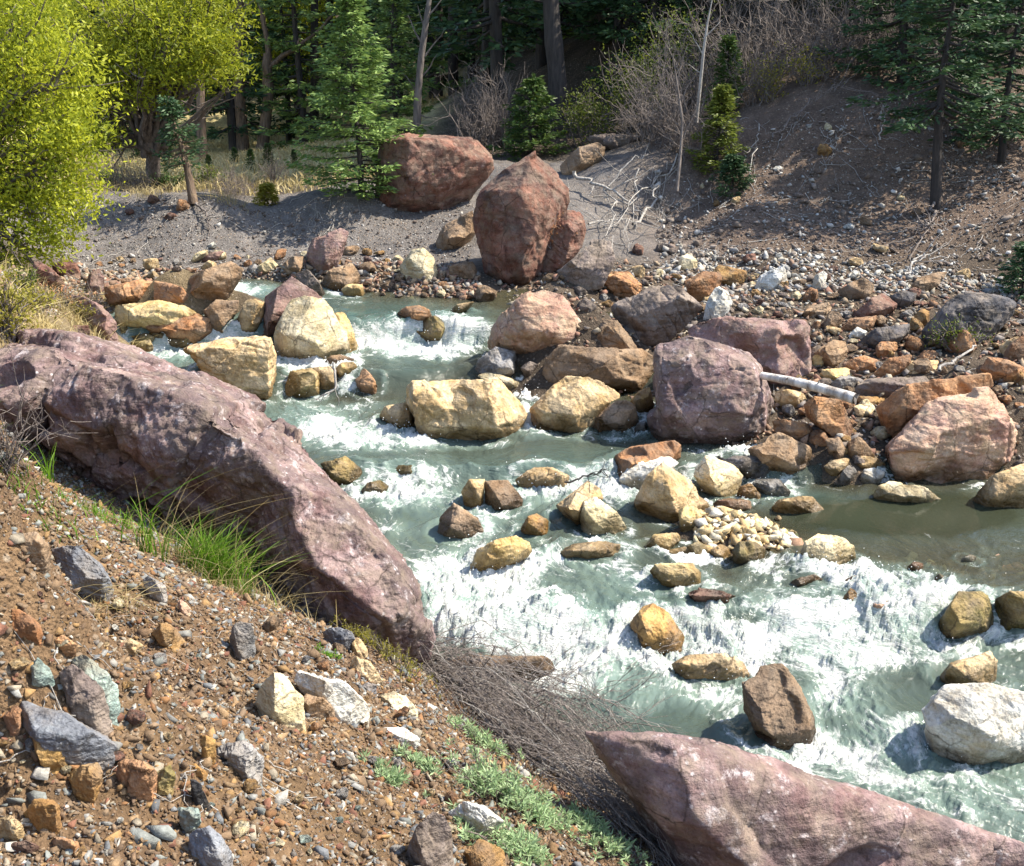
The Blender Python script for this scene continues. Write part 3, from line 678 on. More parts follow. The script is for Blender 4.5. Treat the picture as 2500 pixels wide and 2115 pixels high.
R('pointed grey stone at the pool edge', 'grey', 'F', [(1040,1310),(1060,1270),(1110,1230),(1145,1280),(1120,1325),(1060,1335)], GB)
R('knobbly grey white stone at the pool edge', 'white', 'F', [(1150,1315),(1180,1265),(1240,1255),(1300,1280),(1280,1325),(1200,1335)], GB)
R('smooth pale stone lying low in the still pool', 'cream', 'F', [(1230,1410),(1260,1360),(1330,1330),(1400,1345),(1560,1390),(1630,1438),(1460,1440),(1270,1432)], GW, rnd=3, cuts=4)
R('sloping tan slab in the pool at the frame edge', 'tan', 'F', [(1780,1450),(1890,1310),(2010,1250),(2085,1230),(2200,1240),(2200,1460),(1900,1465)], GW)
R('flat tan stone awash in the pool mouth', 'tan', 'F', [(655,1480),(690,1440),(800,1415),(890,1420),(960,1500),(850,1505),(680,1500)], GW)
R('brown cobble under the smooth cream boulder', 'ochre', 'F', [(460,1400),(480,1360),(540,1340),(600,1410),(520,1428)], GW, rnd=3)
R('layered grey flat stone beside the pool mouth', 'grey', 'F', [(540,1340),(560,1320),(700,1320),(765,1390),(620,1400)], GW)
R('flat pinkish slab on the islet', 'salmon', 'F', [(320,1440),(420,1425),(540,1440),(570,1465),(480,1480),(330,1475)], GW)
R('bright yellow cube of stone on the islet', 'yellow', 'F', [(130,1500),(160,1475),(230,1470),(275,1560),(240,1600),(170,1605),(135,1570)], GW, rnd=3)
R('very large dark grey boulder at the edge of the bar', 'dark', 'F', [(1505,480),(1570,420),(1640,300),(1780,255),(1960,260),(2050,300),(2030,380),(1900,440),(1830,520),(1640,560),(1560,560),(1520,530)], GB, cells=75, rnd=3)
R('long black slab in front of the dark grey boulder', 'dark', 'F', [(1140,550),(1180,510),(1380,440),(1440,440),(1440,490),(1330,560),(1200,580)], GB)
R('red triangular boulder below the scree', 'red', 'F', [(1110,390),(1200,310),(1290,265),(1340,290),(1370,330),(1340,380),(1240,400),(1130,410)], GB)
R('orange hump of stone in the middle of the bar', 'rust', 'F', [(1050,680),(1100,640),(1180,622),(1275,650),(1270,690),(1200,715),(1100,712)], GB)
R('square brown stone beside the mauve block', 'brown', 'F', [(890,610),(1000,530),(1080,540),(1090,600),(1050,660),(970,680)], GB)
R('yellowish block leaning on the square brown stone', 'yellow', 'F', [(870,640),(910,610),(975,600),(965,670),(880,682)], GB)
R('rounded tan stone by the rusty plank of rock', 'tan', 'F', [(1390,690),(1450,650),(1600,650),(1620,700),(1500,722),(1400,722)], GB)
R('wide brown and grey boulder behind the log end', 'greybrown', 'F', [(1120,800),(1200,750),(1400,730),(1530,740),(1570,790),(1440,845),(1300,855),(1150,845)], GB)
R('thin rusty plank of rock tilted upward', 'rust', 'F', [(1220,740),(1380,640),(1450,610),(1450,660),(1330,735)], GB, t=.5)
R('rusty block beneath the long black slab', 'rust', 'F', [(1245,560),(1260,540),(1370,545),(1370,590),(1280,630),(1250,612)], GB)
R('dark rusty boulder at the bar edge below the shrub', 'rust', 'F', [(1830,700),(1880,630),(1980,640),(2100,690),(2100,760),(1960,755)], GB)
R('red brown boulder cut by the frame beside the shrub', 'rust', 'F', [(1975,600),(2010,550),(2085,500),(2150,500),(2150,640),(2000,645)], GB)
R('small white wedge in front of the black slab', 'white', 'F', [(1080,520),(1140,457),(1200,485),(1170,524)], GB)
R('white angular boulder with flat top at the scree foot', 'white', 'F', [(560,230),(590,170),(700,110),(745,98),(755,180),(720,225),(640,258),(570,255)], GB)
R('white tooth shaped stone at the scree foot', 'white', 'F', [(885,230),(900,170),(950,140),(975,160),(950,225),(900,252)], GB)
R('round beige boulder at the scree foot', 'cream', 'F', [(125,110),(140,60),(180,40),(245,85),(240,120),(150,137)], GB, rnd=5, cuts=3)
R('brown ridge backed stone below the tree roots', 'brown', 'F', [(1445,230),(1480,180),(1600,150),(1650,150),(1560,225),(1480,262)], GB)
R('rusty boulder under the red triangular one', 'rust', 'F', [(1040,470),(1100,410),(1250,395),(1260,440),(1160,482)], GB)
R('brown humped boulder on the upper bar', 'brown', 'F', [(820,390),(870,340),(980,320),(1010,350),(960,385),(880,402)], GB)
R('dark brown angular boulder next to the rusty one', 'brown', 'F', [(940,450),(990,370),(1050,380),(1060,430),(1000,472)], GB)
R('orange stone against the dark grey boulder', 'ochre', 'F', [(1440,440),(1510,350),(1550,370),(1550,420),(1500,452)], GB)
R('dark stone behind the red triangular boulder', 'dark', 'F', [(1320,290),(1400,250),(1480,270),(1470,312),(1380,347)], GB)
R('small orange stone above the rounded tan stone', 'rust', 'F', [(1480,630),(1520,590),(1580,590),(1615,620),(1580,647),(1500,648)], GB)
R('yellow tan slab behind the white log', 'yellow', 'F', [(920,740),(940,700),(1080,690),(1130,710),(1120,745),(1000,762)], GB)
R('grey faceted stone behind the white log', 'grey', 'F', [(980,790),(1050,735),(1140,745),(1130,792),(1050,812)], GB)
R('flat ochre stone off the end of the log', 'ochre', 'F', [(1120,880),(1130,850),(1330,855),(1310,892),(1200,902)], GB)
R('little tan stone below the end of the log', 'tan', 'F', [(1120,910),(1160,895),(1215,920),(1190,962),(1140,952)], GB)
# --- lower rapids
R('cracked grey brown half of the split block', 'tan', 'E', [(755,1390),(800,1320),(890,1320),(880,1480),(780,1475)], GW)
R('smooth brown half of the split block', 'brown', 'E', [(890,1330),(1020,1325),(1040,1400),(1110,1430),(1000,1482),(885,1482)], GW)
R('water washed tan stone behind the split block', 'tan', 'E', [(1050,1310),(1160,1250),(1260,1250),(1370,1300),(1360,1350),(1200,1362),(1080,1345)], GW)
R('mossy stone against the great near boulder', 'olive', 'E', [(-40,1230),(0,1210),(100,1190),(190,1260),(205,1310),(90,1332),(0,1300)], GW)
R('small round mossy stone in white water', 'olive', 'E', [(180,1400),(220,1340),(300,1325),(345,1360),(320,1412)], GW, rnd=3)
R('low wet stone behind the round mossy one', 'olive', 'E', [(360,1290),(400,1240),(480,1240),(500,1292)], GW)
R('brown wedge with an orange edge in the rapids', 'brown', 'E', [(610,1600),(640,1500),(710,1450),(850,1540),(885,1610),(870,1630),(620,1630)], GW)
R('tan stone upstream of its paler twin', 'tan', 'E', [(1290,1470),(1380,1380),(1470,1330),(1540,1370),(1560,1430),(1440,1480),(1420,1562),(1320,1512)], GW)
R('pale tan tilted stone below its browner twin', 'cream', 'E', [(1420,1530),(1450,1440),(1520,1420),(1600,1480),(1690,1590),(1600,1617),(1440,1617)], GW)
R('long golden boulder lying along the current', 'yellow', 'H', [(745,170),(790,90),(900,20),(960,-5),(1050,40),(1100,70),(1060,130),(920,165),(760,207)], GW, cells=60, rnd=3)
R('orange stone sitting above the golden boulder', 'ochre', 'E', [(1090,1600),(1130,1530),(1180,1515),(1250,1540),(1250,1600),(1180,1630)], GW)
R('flat tan stone awash below the golden boulder', 'tan', 'H', [(1215,100),(1300,60),(1440,45),(1550,65),(1540,110),(1400,127),(1230,118)], GW)
R('orange and yellow stone alone in green water', 'yellow', 'S', [(1585,1392),(1599,1376),(1669,1369),(1692,1374),(1712,1397),(1711,1422),(1646,1434),(1613,1427)], GW, rnd=3)
R('knobbly cream boulder at the end of the islet', 'cream', 'I', [(770,120),(790,50),(860,10),(960,15),(1050,70),(1060,120),(980,167),(880,177),(790,152)], GW, rnd=3, rough=1.5)
R('olive cobble on the islet next to the knobbly boulder', 'olive', 'I', [(400,90),(440,50),(530,45),(580,90),(570,140),(480,162),(410,132)], GW, rnd=3)
R('tan cobble in the middle of the islet edge', 'tan', 'I', [(290,90),(340,60),(390,80),(400,130),(310,132)], GW, rnd=3)
R('speckled flat cobble on the islet', 'cream', 'I', [(150,80),(230,45),(290,80),(280,122),(200,122)], GW, rnd=3)
R('thin yellow cobble at the islet waterline', 'yellow', 'I', [(40,98),(150,75),(230,85),(230,122),(80,118)], GW, rnd=3)
R('stacked yellow cobble at the upstream tip of the islet', 'yellow', 'H', [(1670,80),(1720,10),(1850,0),(1870,40),(1790,92)], GW, rnd=3)
R('wet glittering brown boulder below the green chute', 'ochre', 'H', [(1590,470),(1640,400),(1720,375),(1800,420),(1850,490),(1885,550),(1850,592),(1660,622),(1620,560)], GW, cells=60)
R('flat tan rock just breaking the surface', 'tan', 'I', [(80,690),(150,650),(250,640),(400,635),(470,690),(500,752),(300,760),(110,745)], GW, t=.6)
R('brown block leaning in the rapids with spray on it', 'brown', 'I', [(455,790),(560,700),(640,678),(700,720),(770,830),(840,980),(850,1050),(700,1092),(610,1122),(560,1050),(470,947)], GW,
  front=[(480,790,-.35),(640,700,-.05),(780,880,-.2),(820,1040,-.35),(600,1080,-.55),(500,900,-.5)], cells=75, rough=.8, cuts=5)
R('large pale boulder with a tilted sunny top', 'white', 'I', [(1385,930),(1530,810),(1750,795),(1948,840),(2050,900),(2050,1090),(1820,1150),(1710,1207),(1560,1182),(1440,1112)], GW,
  front=[(1520,850,.0),(1430,950,-.4),(1620,990,-.6),(1780,1080,-.6),(1700,1180,-.5),(1980,1060,-.3),(1800,830,.3)], cells=80, rough=.9, strata=.6)
R('yellowish stone perched behind the large pale boulder', 'tan', 'I', [(1500,760),(1560,690),(1660,640),(1770,625),(1810,680),(1800,770),(1670,802),(1600,772)], GW)
R('mossy boulder with an orange wet foot', 'olive', 'I', [(1465,520),(1530,400),(1600,310),(1720,310),(1790,350),(1790,460),(1700,497),(1520,532)], GW, rnd=3)
R('mossy boulder cut by the frame with a trickle beside it', 'olive', 'I', [(1795,350),(1870,310),(1960,310),(2050,330),(2050,490),(1800,492)], GW, rnd=3)
R('dark red flat stone awash', 'red', 'I', [(160,320),(230,295),(350,310),(440,345),(360,362),(200,352)], GW)
R('small orange pointed stone in the riffle', 'ochre', 'I', [(985,350),(1030,290),(1085,330),(1060,362)], GW)
R('pinkish low stone in the riffle', 'salmon', 'I', [(1085,410),(1130,360),(1240,350),(1200,412)], GW)
R('dark low stone at the top of the riffle', 'brown', 'I', [(700,270),(840,220),(900,250),(760,277)], GW)
R('brown low stone next to it in the riffle', 'brown', 'I', [(980,262),(1060,220),(1150,260),(1140,282),(1000,274)], GW)
R('rounded red pebble stone in the shallows below the pool', 'rust', 'I', [(1330,180),(1370,150),(1420,165),(1400,192)], GW)
R('white low stone in the shallows below the pool', 'white', 'I', [(1620,137),(1660,115),(1700,125),(1690,147)], GW)
R('green brown stone in the shallows below the pool', 'olive', 'I', [(1470,242),(1500,215),(1530,235),(1510,257)], GW)
R('smooth dark log like stone at the water edge behind the dead brush', 'brown', 'H', [(560,650),(700,660),(920,690),(1040,650),(1180,650),(1240,690),(1220,760),(1160,777),(900,745),(700,712)], GS, rnd=3, t=.4)
# --- near bank
rock('boulder', 'huge purple boulder at the lower corner with one sunny face', 'purple', 'S', [(1425,1788),(1600,1790),(1692,1801),(1785,1820),(1900,1850),(1970,1887),(2043,1910),(2090,1942),(2154,1970),(2210,2002),(2293,2007),(2362,2021),(2469,2058),(2560,2080),(2560,2250),(1800,2250),(1739,2115),(1585,1993),(1510,1885),(1450,1800)],
     front=[(1450,1800,.05),(1640,1815,-.38),(1660,1880,-.5),(1700,1995,-.6),(1745,2130,-.65),(1800,2240,-.65),(1530,1880,-.08),(2400,2240,-.4),(2000,2080,-.4)], t=.55, group=GS, depth=4.05, cells=130, rough=.55, cuts=3, strata=.5)
G = 'G'
def N(label, mat, pl, **k): R(label, mat, k.pop('zone', 'G'), pl, GN, name='stone', cat='stone', wet=False, **{**dict(rnd=1, cuts=9, rough=1.1, sink=.3), **k})
N('sharp stone with a flat white lit face', 'cream', [(1350,960),(1350,860),(1430,725),(1500,750),(1600,870),(1617,1050),(1500,1015),(1400,990)], front=[(1435,740,-.35),(1445,940,-.6),(1600,1030,-.3),(1370,940,-.2),(1590,880,-.15)], cells=60, cuts=3, rough=.7)
N('long white slab behind the sharp stone', 'white', [(1545,770),(1580,725),(1760,800),(1900,860),(1960,930),(1950,1000),(1850,1030),(1700,930),(1590,860)], cells=60)
N('brown cobble wedged under the long white slab', 'brown', [(1590,880),(1620,850),(1740,900),(1770,940),(1700,972),(1620,972)])
N('long blue grey stone lying downhill', 'bluegrey', [(110,890),(200,900),(330,950),(500,1040),(620,1100),(625,1140),(580,1190),(430,1212),(340,1130),(100,1000)], cells=65)
N('brown slab with a whitish upper rim', 'greybrown', [(300,700),(340,665),(430,720),(500,830),(600,990),(620,1050),(500,1045),(330,955),(310,830)], cells=60, t=.5)
N('green topped stone with a rusty end', 'teal', [(370,660),(420,630),(520,690),(600,780),(635,840),(630,950),(580,972),(500,840),(430,740)], cells=60, t=.6)
N('small green stone by the whitish rimmed slab', 'teal', [(145,690),(200,665),(270,720),(290,790),(220,802),(150,772)])
N('ochre angular stone below the blue grey stone', 'ochre', [(155,1080),(180,1050),(370,1160),(360,1260),(280,1262),(190,1180)])
N('cracked ochre stone beside the angular one', 'ochre', [(360,1270),(420,1230),(520,1215),(545,1270),(500,1352),(380,1372)])
N('dark rusty brown lump half sunk in soil', 'rust', [(600,1280),(620,1210),(750,1190),(830,1240),(820,1320),(740,1382),(640,1352)])
N('pitted yellowish stone touching the rusty lump', 'olive', [(820,1270),(900,1225),(935,1280),(900,1342),(820,1357)], rnd=3)
N('pitted grey volcanic stone', 'grey', [(1110,1190),(1150,1100),(1240,1080),(1330,1120),(1390,1190),(1380,1290),(1250,1302),(1190,1270)], cells=65, rough=1.8)
N('bright orange chip standing above the volcanic stone', 'ochre', [(1055,1100),(1080,1050),(1140,1100),(1130,1170),(1070,1192)])
N('orange stone below the bright orange chip', 'ochre', [(995,1230),(1030,1215),(1095,1270),(1080,1312),(1000,1272)])
N('dark grey stone at the bottom with a sharp ridge', 'bluegrey', [(985,1700),(1000,1590),(1080,1535),(1170,1600),(1230,1700),(1190,1765),(1090,1775)], cells=60)
N('teal stone leaning on the dark grey ridge stone', 'teal', [(930,1450),(1050,1450),(1065,1530),(980,1582)])
N('round orange tan stone low on the slope', 'ochre', [(120,1490),(180,1410),(250,1395),(310,1440),(320,1530),(240,1582),(150,1572)], rnd=3)
N('tan stone cut by the frame beside the round one', 'tan', [(-30,1510),(60,1490),(130,1560),(140,1602),(-30,1612)])
N('rust red block below the round stone', 'rust', [(250,1640),(290,1600),(380,1600),(420,1660),(390,1702),(290,1692)])
N('large half buried brown boulder wrapped in dry roots', 'bluegrey', [(270,90),(400,60),(480,120),(540,170),(590,260),(545,340),(440,352),(350,300),(290,200)], cells=65, rnd=3)
N('large brown boulder buried at the top of the slope', 'brown', [(-30,0),(100,-20),(200,0),(260,60),(250,150),(130,172),(-30,112)], rnd=3, cells=60)
N('long orange stone at the slope edge', 'rust', [(-30,380),(80,400),(200,470),(245,550),(180,562),(40,462),(-30,450)])
N('pointed tan stone in the middle of the slope', 'ochre', [(800,540),(860,465),(940,510),(980,580),(930,622),(850,592)])
N('grey speckled upright stone', 'grey', [(1210,560),(1240,460),(1340,490),(1350,640),(1290,652),(1220,620)])
N('dark grey flat stone close to the great boulder foot', 'bluegrey', [(1700,530),(1740,500),(1850,500),(1880,560),(1830,602),(1720,592)])
N('pale flat stone above the green sage', 'white', [(235,1070),(280,1030),(400,1030),(510,1100),(480,1142),(300,1112)], zone='H', t=.6)
N('big grey brown stone at the bottom edge among sage', 'greybrown', [(380,1790),(450,1600),(600,1450),(650,1560),(670,1790)], zone='H', cells=60)
N('pale grey stone behind the sage sprigs', 'white', [(640,1480),(720,1420),(850,1450),(930,1520),(880,1562),(780,1602),(680,1562)], zone='H')
N('orange brown stone at the bottom edge by the brush', 'ochre', [(715,1680),(810,1600),(930,1680),(945,1780),(720,1780)], zone='H')
N('whitish stone in gravel above the flat pale one', 'cream', [(250,850),(380,830),(480,930),(470,970),(380,962),(300,892)], zone='H', t=.6)
N('tan flat stone above the pebbly middle', 'tan', [(590,580),(700,560),(760,600),(700,642),(620,632)], t=.6)
N('rust red flat stone near the green topped one', 'rust', [(240,560),(330,545),(400,590),(340,612)], t=.6)
N('red flat stone in the lowest corner', 'red', [(50,1650),(150,1620),(210,1660),(150,1692),(60,1692)], t=.6)
N('grey tan slab sunk below the grass tuft', 'grey', [(740,260),(780,225),(890,290),(880,352),(800,322)], t=.6)
N('pinkish chip near the grass tuft', 'salmon', [(930,370),(960,350),(1005,400),(970,422)], t=.6)
N('orange tan stone standing behind the sage', 'tan', [(780,1190),(850,1180),(880,1230),(800,1262)], zone='H')
N('dark slate shard above the teal stone', 'dark', [(1000,1290),(1040,1350),(1120,1460),(1020,1445)], t=.5)
N('dark stone by the pale slab end', 'bluegrey', [(1895,820),(1940,790),(1990,800),(1990,860),(1920,862)])
N('grey chip beside the long blue grey stone', 'rust', [(15,980),(60,920),(110,910),(100,1000),(40,1022)])
N('orange brown triangular stone beside the dead brush', 'tan', [(115,560),(160,545),(215,620),(210,660),(120,650)], zone='H')
N('rounded tan stone below the triangular one', 'tan', [(100,690),(150,650),(220,680),(290,780),(230,800),(180,740)], zone='H')

# the great boulder: three overlapping blocks fused into one surface
def great_boulder():
    def B(pts): return np.array([at_y(u, v, y) for u, v, y in pts])
    A = B([(-160,850,8.2),(0,838,8.2),(60,812,8.0),(150,820,7.8),(240,832,7.7),(-160,870,7.2),(0,862,7.0),(130,838,6.9),(160,905,6.75),(60,980,6.6),(-160,1000,6.6),(-160,1130,6.7),(20,1090,6.65),(100,1060,6.7),(250,900,7.0),(250,860,7.2),(-160,1100,8.0),(250,1000,7.9),(100,1180,7.2),(-160,1250,7.4)])
    Bk = B([(120,842,7.3),(230,830,7.7),(330,853,7.6),(390,874,7.5),(480,893,7.4),(545,932,7.3),(640,985,7.1),(690,1030,7.0),(717,1070,6.9),(740,1110,6.7),(290,905,6.45),(200,890,6.6),(400,950,6.3),(510,1005,6.15),(600,1080,6.0),(650,1150,5.88),(700,1190,5.83),(110,985,6.5),(130,1040,6.45),(330,1130,6.32),(480,1190,6.18),(620,1260,6.08),(700,1290,6.0),(150,1160,6.6),(300,1240,6.7),(470,1320,6.5),(650,1420,6.38),(760,1330,6.6),(400,1250,7.2),(700,1250,6.9)])
    C = B([(640,990,7.1),(660,992,7.05),(690,1028,7.0),(717,1068,6.9),(735,1112,6.8),(803,1142,6.6),(838,1176,6.5),(846,1206,6.4),(900,1250,6.2),(960,1310,6.1),(987,1346,6.0),(1000,1382,5.95),(1027,1422,5.9),(1035,1500,5.85),(1047,1560,5.8),(1055,1640,5.8),(650,1140,6.0),(680,1180,5.9),(740,1212,5.75),(755,1290,5.65),(770,1400,5.6),(850,1450,5.5),(900,1330,5.65),(970,1480,5.5),(990,1620,5.45),(880,1600,5.5),(740,1500,5.75),(680,1420,5.95),(620,1330,6.05),(850,1250,5.85),(700,1500,6.3),(960,1640,6.3)])
    me = remesh(hull_mesh([A, Bk, C]), .0125)
    V = roughen(me, 1.5, 11, 1.0, 4, 1.0, 4, (.97, .995))
    V = get_v(me)
    N_ = get_n(me)
    # joints running down the length and across it, ledges and pitted rock
    rj = np.random.default_rng(33)
    V = chip(me, V, rj, 40, .14, .34, .015); V = chip(me, V, rj, 60, .05, .14, .02); V = smooth_v(me, V, 1, .4)
    put_v(me, V); N_ = get_n(me)
    d = .006 * fbm(V * 1.6, 2) + .005 * fbm(V * 7.0, 4, .6) + .0075 * fbm(V * 24, 4, .65)
    rj = np.random.default_rng(21)
    for k in range(11):
        n = (np.array([.42, .55, .72]) if k < 6 else np.array([.85, -.2, -.35])) + rj.normal(size=3) * .16; n /= np.linalg.norm(n)
        pd = V @ n
        dd = pd - np.quantile(pd, rj.uniform(.06, .94)) + .020 * fbm(V * 2.6 + k, 3)
        msk = sstep(-.25, .1, noise(V * .75 + 9 * k))
        d += msk * (rj.choice([-1, 1], p=[.3, .7]) * .050 * (sstep(-.010, .010, dd) - .5) * np.exp(-(dd / .30) ** 2) - .018 * np.exp(-(dd / .014) ** 2))
    V = V + N_ * d[:, None]
    finish_rock('boulder', 'great purple red boulder sprawling between the near bank and the rapids', 'purple', me, V, 'boulder', GS)
    ROCKS.append(dict(name='boulder', label='great purple red boulder', P=np.array([(0,842),(225,830),(540,932),(735,1110),(1000,1380),(1053,1590),(650,1400),(0,1130)], float), c=V.mean(0), size=3.0, lo=V.min(0), hi=V.max(0)))
great_boulder()
# ------------------------------------------------------------------ the creek
FOAM = [ # picture places of white water (2085 px notes): u, v, half-width, half-height, weight
 (880,705,130,28,1.2),(900,670,90,22,.8),(950,680,60,18,.5),(760,690,40,30,.7),(620,735,60,12,.8),(440,605,60,20,1.),(420,680,60,12,1.),(480,590,80,12,.8),(340,710,60,8,.9),
 (700,830,90,22,.4),(680,880,90,22,.9),(760,900,110,20,.7),(640,860,40,20,.6),(900,880,60,14,.4),(1090,830,25,30,.8),(1060,860,40,15,.5),
 (850,970,70,25,.5),(780,1020,70,22,.9),(880,1010,60,25,.6),(960,1070,60,22,.6),(1080,1000,60,20,.6),(1120,990,50,20,.6),(1240,1000,50,35,1.),(1190,960,40,15,.5),(800,1080,60,18,.4),
 (930,1160,110,45,.9),(1000,1230,150,50,.9),(1100,1290,120,45,1.1),(950,1290,70,35,.9),(1230,1340,110,40,1.),(1180,1400,80,25,.6),(1060,1140,70,20,.6),(1300,1180,60,14,.35),
 (1330,1240,40,30,.5),(1420,1310,110,25,1.),(1560,1290,110,30,.8),(1700,1290,110,35,.9),(1620,1240,90,25,.7),(1800,1240,110,40,.9),(1850,1300,80,30,.6),(1780,1180,110,20,.7),(1650,1160,70,14,.6),
 (1600,1350,110,25,.6),(1700,1410,70,40,.6),(1760,1350,100,20,.6),(1900,1340,40,16,.5),(1640,1500,60,15,.6),(1720,1540,110,35,.7),(1850,1600,110,35,.55),(1780,1480,50,40,.35),(1870,1520,40,30,.7),(1960,1560,50,15,.6),(1960,1650,80,25,.4),(1450,1420,80,14,.4),(1300,1420,60,30,.35),(2060,1640,40,30,.3),
 (1710,1040,60,8,.35),(1900,1215,60,15,.7),(2030,1280,20,20,.7)]
CALM = [(1000,925,110,18,.4),(1230,915,120,20,.6),(1000,750,110,14,.7),(900,765,70,12,.6),(1850,1050,260,45,1.6),(1750,985,80,16,.6),(1380,1220,60,18,.5),(1500,1270,50,18,.5),(1900,1440,70,40,.5),(1330,1490,80,30,.6),(1480,1120,90,12,.4),(700,810,60,10,.5),(1130,1080,50,14,.3)]
def build_water():
    X, Y, Fq = fan(0.0, 2.6, 26.0, 820, -.62, .78, 860)
    x, y = X.ravel(), Y.ravel()
    base = water_z(x, y)
    P = project(np.stack([x, y, base], 1)) * .834
    foam = np.zeros(len(x))
    wob = fbm2(x, y, 2.2, 3, 12.0)
    pu, pv = P[:, 0] + 25 * wob, P[:, 1] + 10 * fbm2(x, y, 2.6, 3, 14.)
    for u, v, a, b, w in FOAM:
        foam += w * np.exp(-(((pu - u) / a) ** 2 + ((pv - v) / b) ** 2))
    for u, v, a, b, w in CALM:
        foam -= w * np.exp(-(((pu - u) / a) ** 2 + ((pv - v) / b) ** 2))
    slope = np.gradient(water_z(X, Y), axis=0) / np.gradient(Y, axis=0)
    foam += .12 * sstep(.12, .45, slope.ravel())
    calm = np.zeros(len(x))
    for u, v, a, b, w in CALM[4:5]: calm += w * np.exp(-(((pu - u) / a) ** 2 + ((pv - v) / b) ** 2) ** 2)
    calm = np.clip(calm, 0, 1)
    bump = np.zeros(len(x))
    fx, fy = .30, -.95                                       # current, down the valley and to the near side
    for r in ROCKS:
        c, s = r['c'], r['size']
        if c[1] > 16 or water_z(c[0], c[1]) < ground_smooth(c[0], c[1]) - .03 or r['lo'][2] > water_z(c[0], c[1]): continue
        w = .5 * (r['hi'][0] - r['lo'][0]); d = .5 * (r['hi'][1] - r['lo'][1])
        dx, dy = x - c[0], y - c[1]
        al = dx * fx + dy * fy; ac = dx * fy - dy * fx
        q = np.sqrt((dx / (w + .05)) ** 2 + (dy / (d + .05)) ** 2)
        rim = np.exp(-((q - 1.06) / .19) ** 2)
        k = 1 - calm
        foam += k * .52 * rim * (.5 + .5 * fbm2(x, y, 4.0, 2, c[0]))
        wake = np.exp(-(ac / (.75 * w)) ** 2) * sstep(.3 * d, .9 * d, al) * np.exp(-np.maximum(al - d, 0) / (1.1 * w + .1))
        foam += k * .34 * wake
        bump += k * (.035 * np.exp(-((q - 1.1) / .3) ** 2) * sstep(.2, -.8, al / (d + .05)) - .03 * wake) * min(1.0, s / .5)
    foam += .10 * sstep(1110, 1190, pv) * (1 - .6 * sstep(1450, 1560, pv)) + .03
    foam = np.clip(.95 * foam + .20 * wob, -.5, 1.1)
    # flow coordinates (along, across) warped a little
    wx = .25 * fbm2(x, y, .9, 2, 3.0); wy = .25 * fbm2(x, y, .9, 2, 8.0)
    s_ = (x + wx) * fx + (y + wy) * fy; n_ = (x + wx) * fy - (y + wy) * fx
    q = np.stack([s_ * 2.8, n_ * 3.6, base * 3.0], 1)
    f = np.clip(foam, 0, 1)
    amp = (.012 + .062 * f) * (1 - .93 * calm)
    big = fbm(q * .55 + 3, 2)
    rid = 1 - 2 * np.abs(noise(q * 1.1 + 11 + .5 * big[:, None]))
    h = amp * (.9 * big + .55 * rid + .45 * fbm(q * 3.0 + 7, 3, .6)) + .036 * f * np.abs(fbm(q * 7.0, 4, .7)) * (1 - calm)
    far = sstep(9, 15, y)
    z = base + h * (1 - .3 * far) + bump
    V = np.stack([x, y, z], 1)
    # drop what lies well under dry land
    gz = ground_smooth(x, y)
    keepv = gz < base + .25
    keep = keepv[Fq].any(1)
    Fq = Fq[keep]
    used = np.unique(Fq); mp = np.full(len(x), -1); mp[used] = np.arange(len(used)); Fq = mp[Fq]
    depth = np.clip(base - gz, 0, .6)
    m, nt, bs = mat_new('creek_water')
    at = nd(nt, 'ShaderNodeAttribute', attribute_name='foam').outputs['Fac']
    fl = nd(nt, 'ShaderNodeAttribute', attribute_name='flow').outputs['Vector']
    clm = nd(nt, 'ShaderNodeAttribute', attribute_name='calm').outputs['Fac']
    dpt = nd(nt, 'ShaderNodeAttribute', attribute_name='depth').outputs['Fac']
    w1 = nd(nt, 'ShaderNodeTexNoise', {'Vector': fl, 'Scale': 1.2, 'Detail': 4.0, 'Roughness': .6})
    fv = nd(nt, 'ShaderNodeVectorMath', {0: fl, 1: nd(nt, 'ShaderNodeVectorMath', {0: w1.outputs['Color'], 1: (.9, .9, .9)}, operation='MULTIPLY').outputs[0]}, operation='ADD').outputs[0]
    a1 = nd(nt, 'ShaderNodeTexNoise', {'Vector': fv, 'Scale': 2.6, 'Detail': 10.0, 'Roughness': .68, 'Distortion': .6}).outputs[0]
    a2 = nd(nt, 'ShaderNodeTexNoise', {'Vector': fv, 'Scale': 12.0, 'Detail': 6.0, 'Roughness': .7}).outputs[0]
    a3 = nd(nt, 'ShaderNodeTexNoise', {'Vector': fv, 'Scale': 34.0, 'Detail': 4.0, 'Roughness': .75}).outputs[0]
    vor = nd(nt, 'ShaderNodeTexVoronoi', {'Vector': fv, 'Scale': 7.0}, feature='DISTANCE_TO_EDGE').outputs[0]
    lace = ramp(nt, vor, [(.0, .32), (.12, .0)])
    s0 = math_n(nt, 'ADD', math_n(nt, 'MULTIPLY', a1, 1.0), math_n(nt, 'ADD', math_n(nt, 'ADD', math_n(nt, 'MULTIPLY', a2, .42), math_n(nt, 'MULTIPLY', math_n(nt, 'SUBTRACT', a3, .5), .20)), math_n(nt, 'MULTIPLY', lace, .35)))
    s1 = math_n(nt, 'ADD', s0, math_n(nt, 'MULTIPLY', at, .50))
    cover = ramp(nt, math_n(nt, 'SUBTRACT', s1, .62), [(.345, 0.0), (.41, .25), (.475, .74), (.54, .95), (.60, 1.0)])
    body = mix(nt, ramp(nt, dpt, [(.0, 0.0), (.5, 1.0)]), (.09, .08, .05), (.048, .085, .076))
    body = mix(nt, ramp(nt, at, [(.05, 0.0), (.9, 1.0)]), body, (.20, .275, .235))
    body = mix(nt, clm, body, (.034, .040, .025))
    hh = nd(nt, 'ShaderNodeBump', {'Height': math_n(nt, 'ADD', s0, math_n(nt, 'MULTIPLY', a3, .5)), 'Strength': .85, 'Distance': .06})
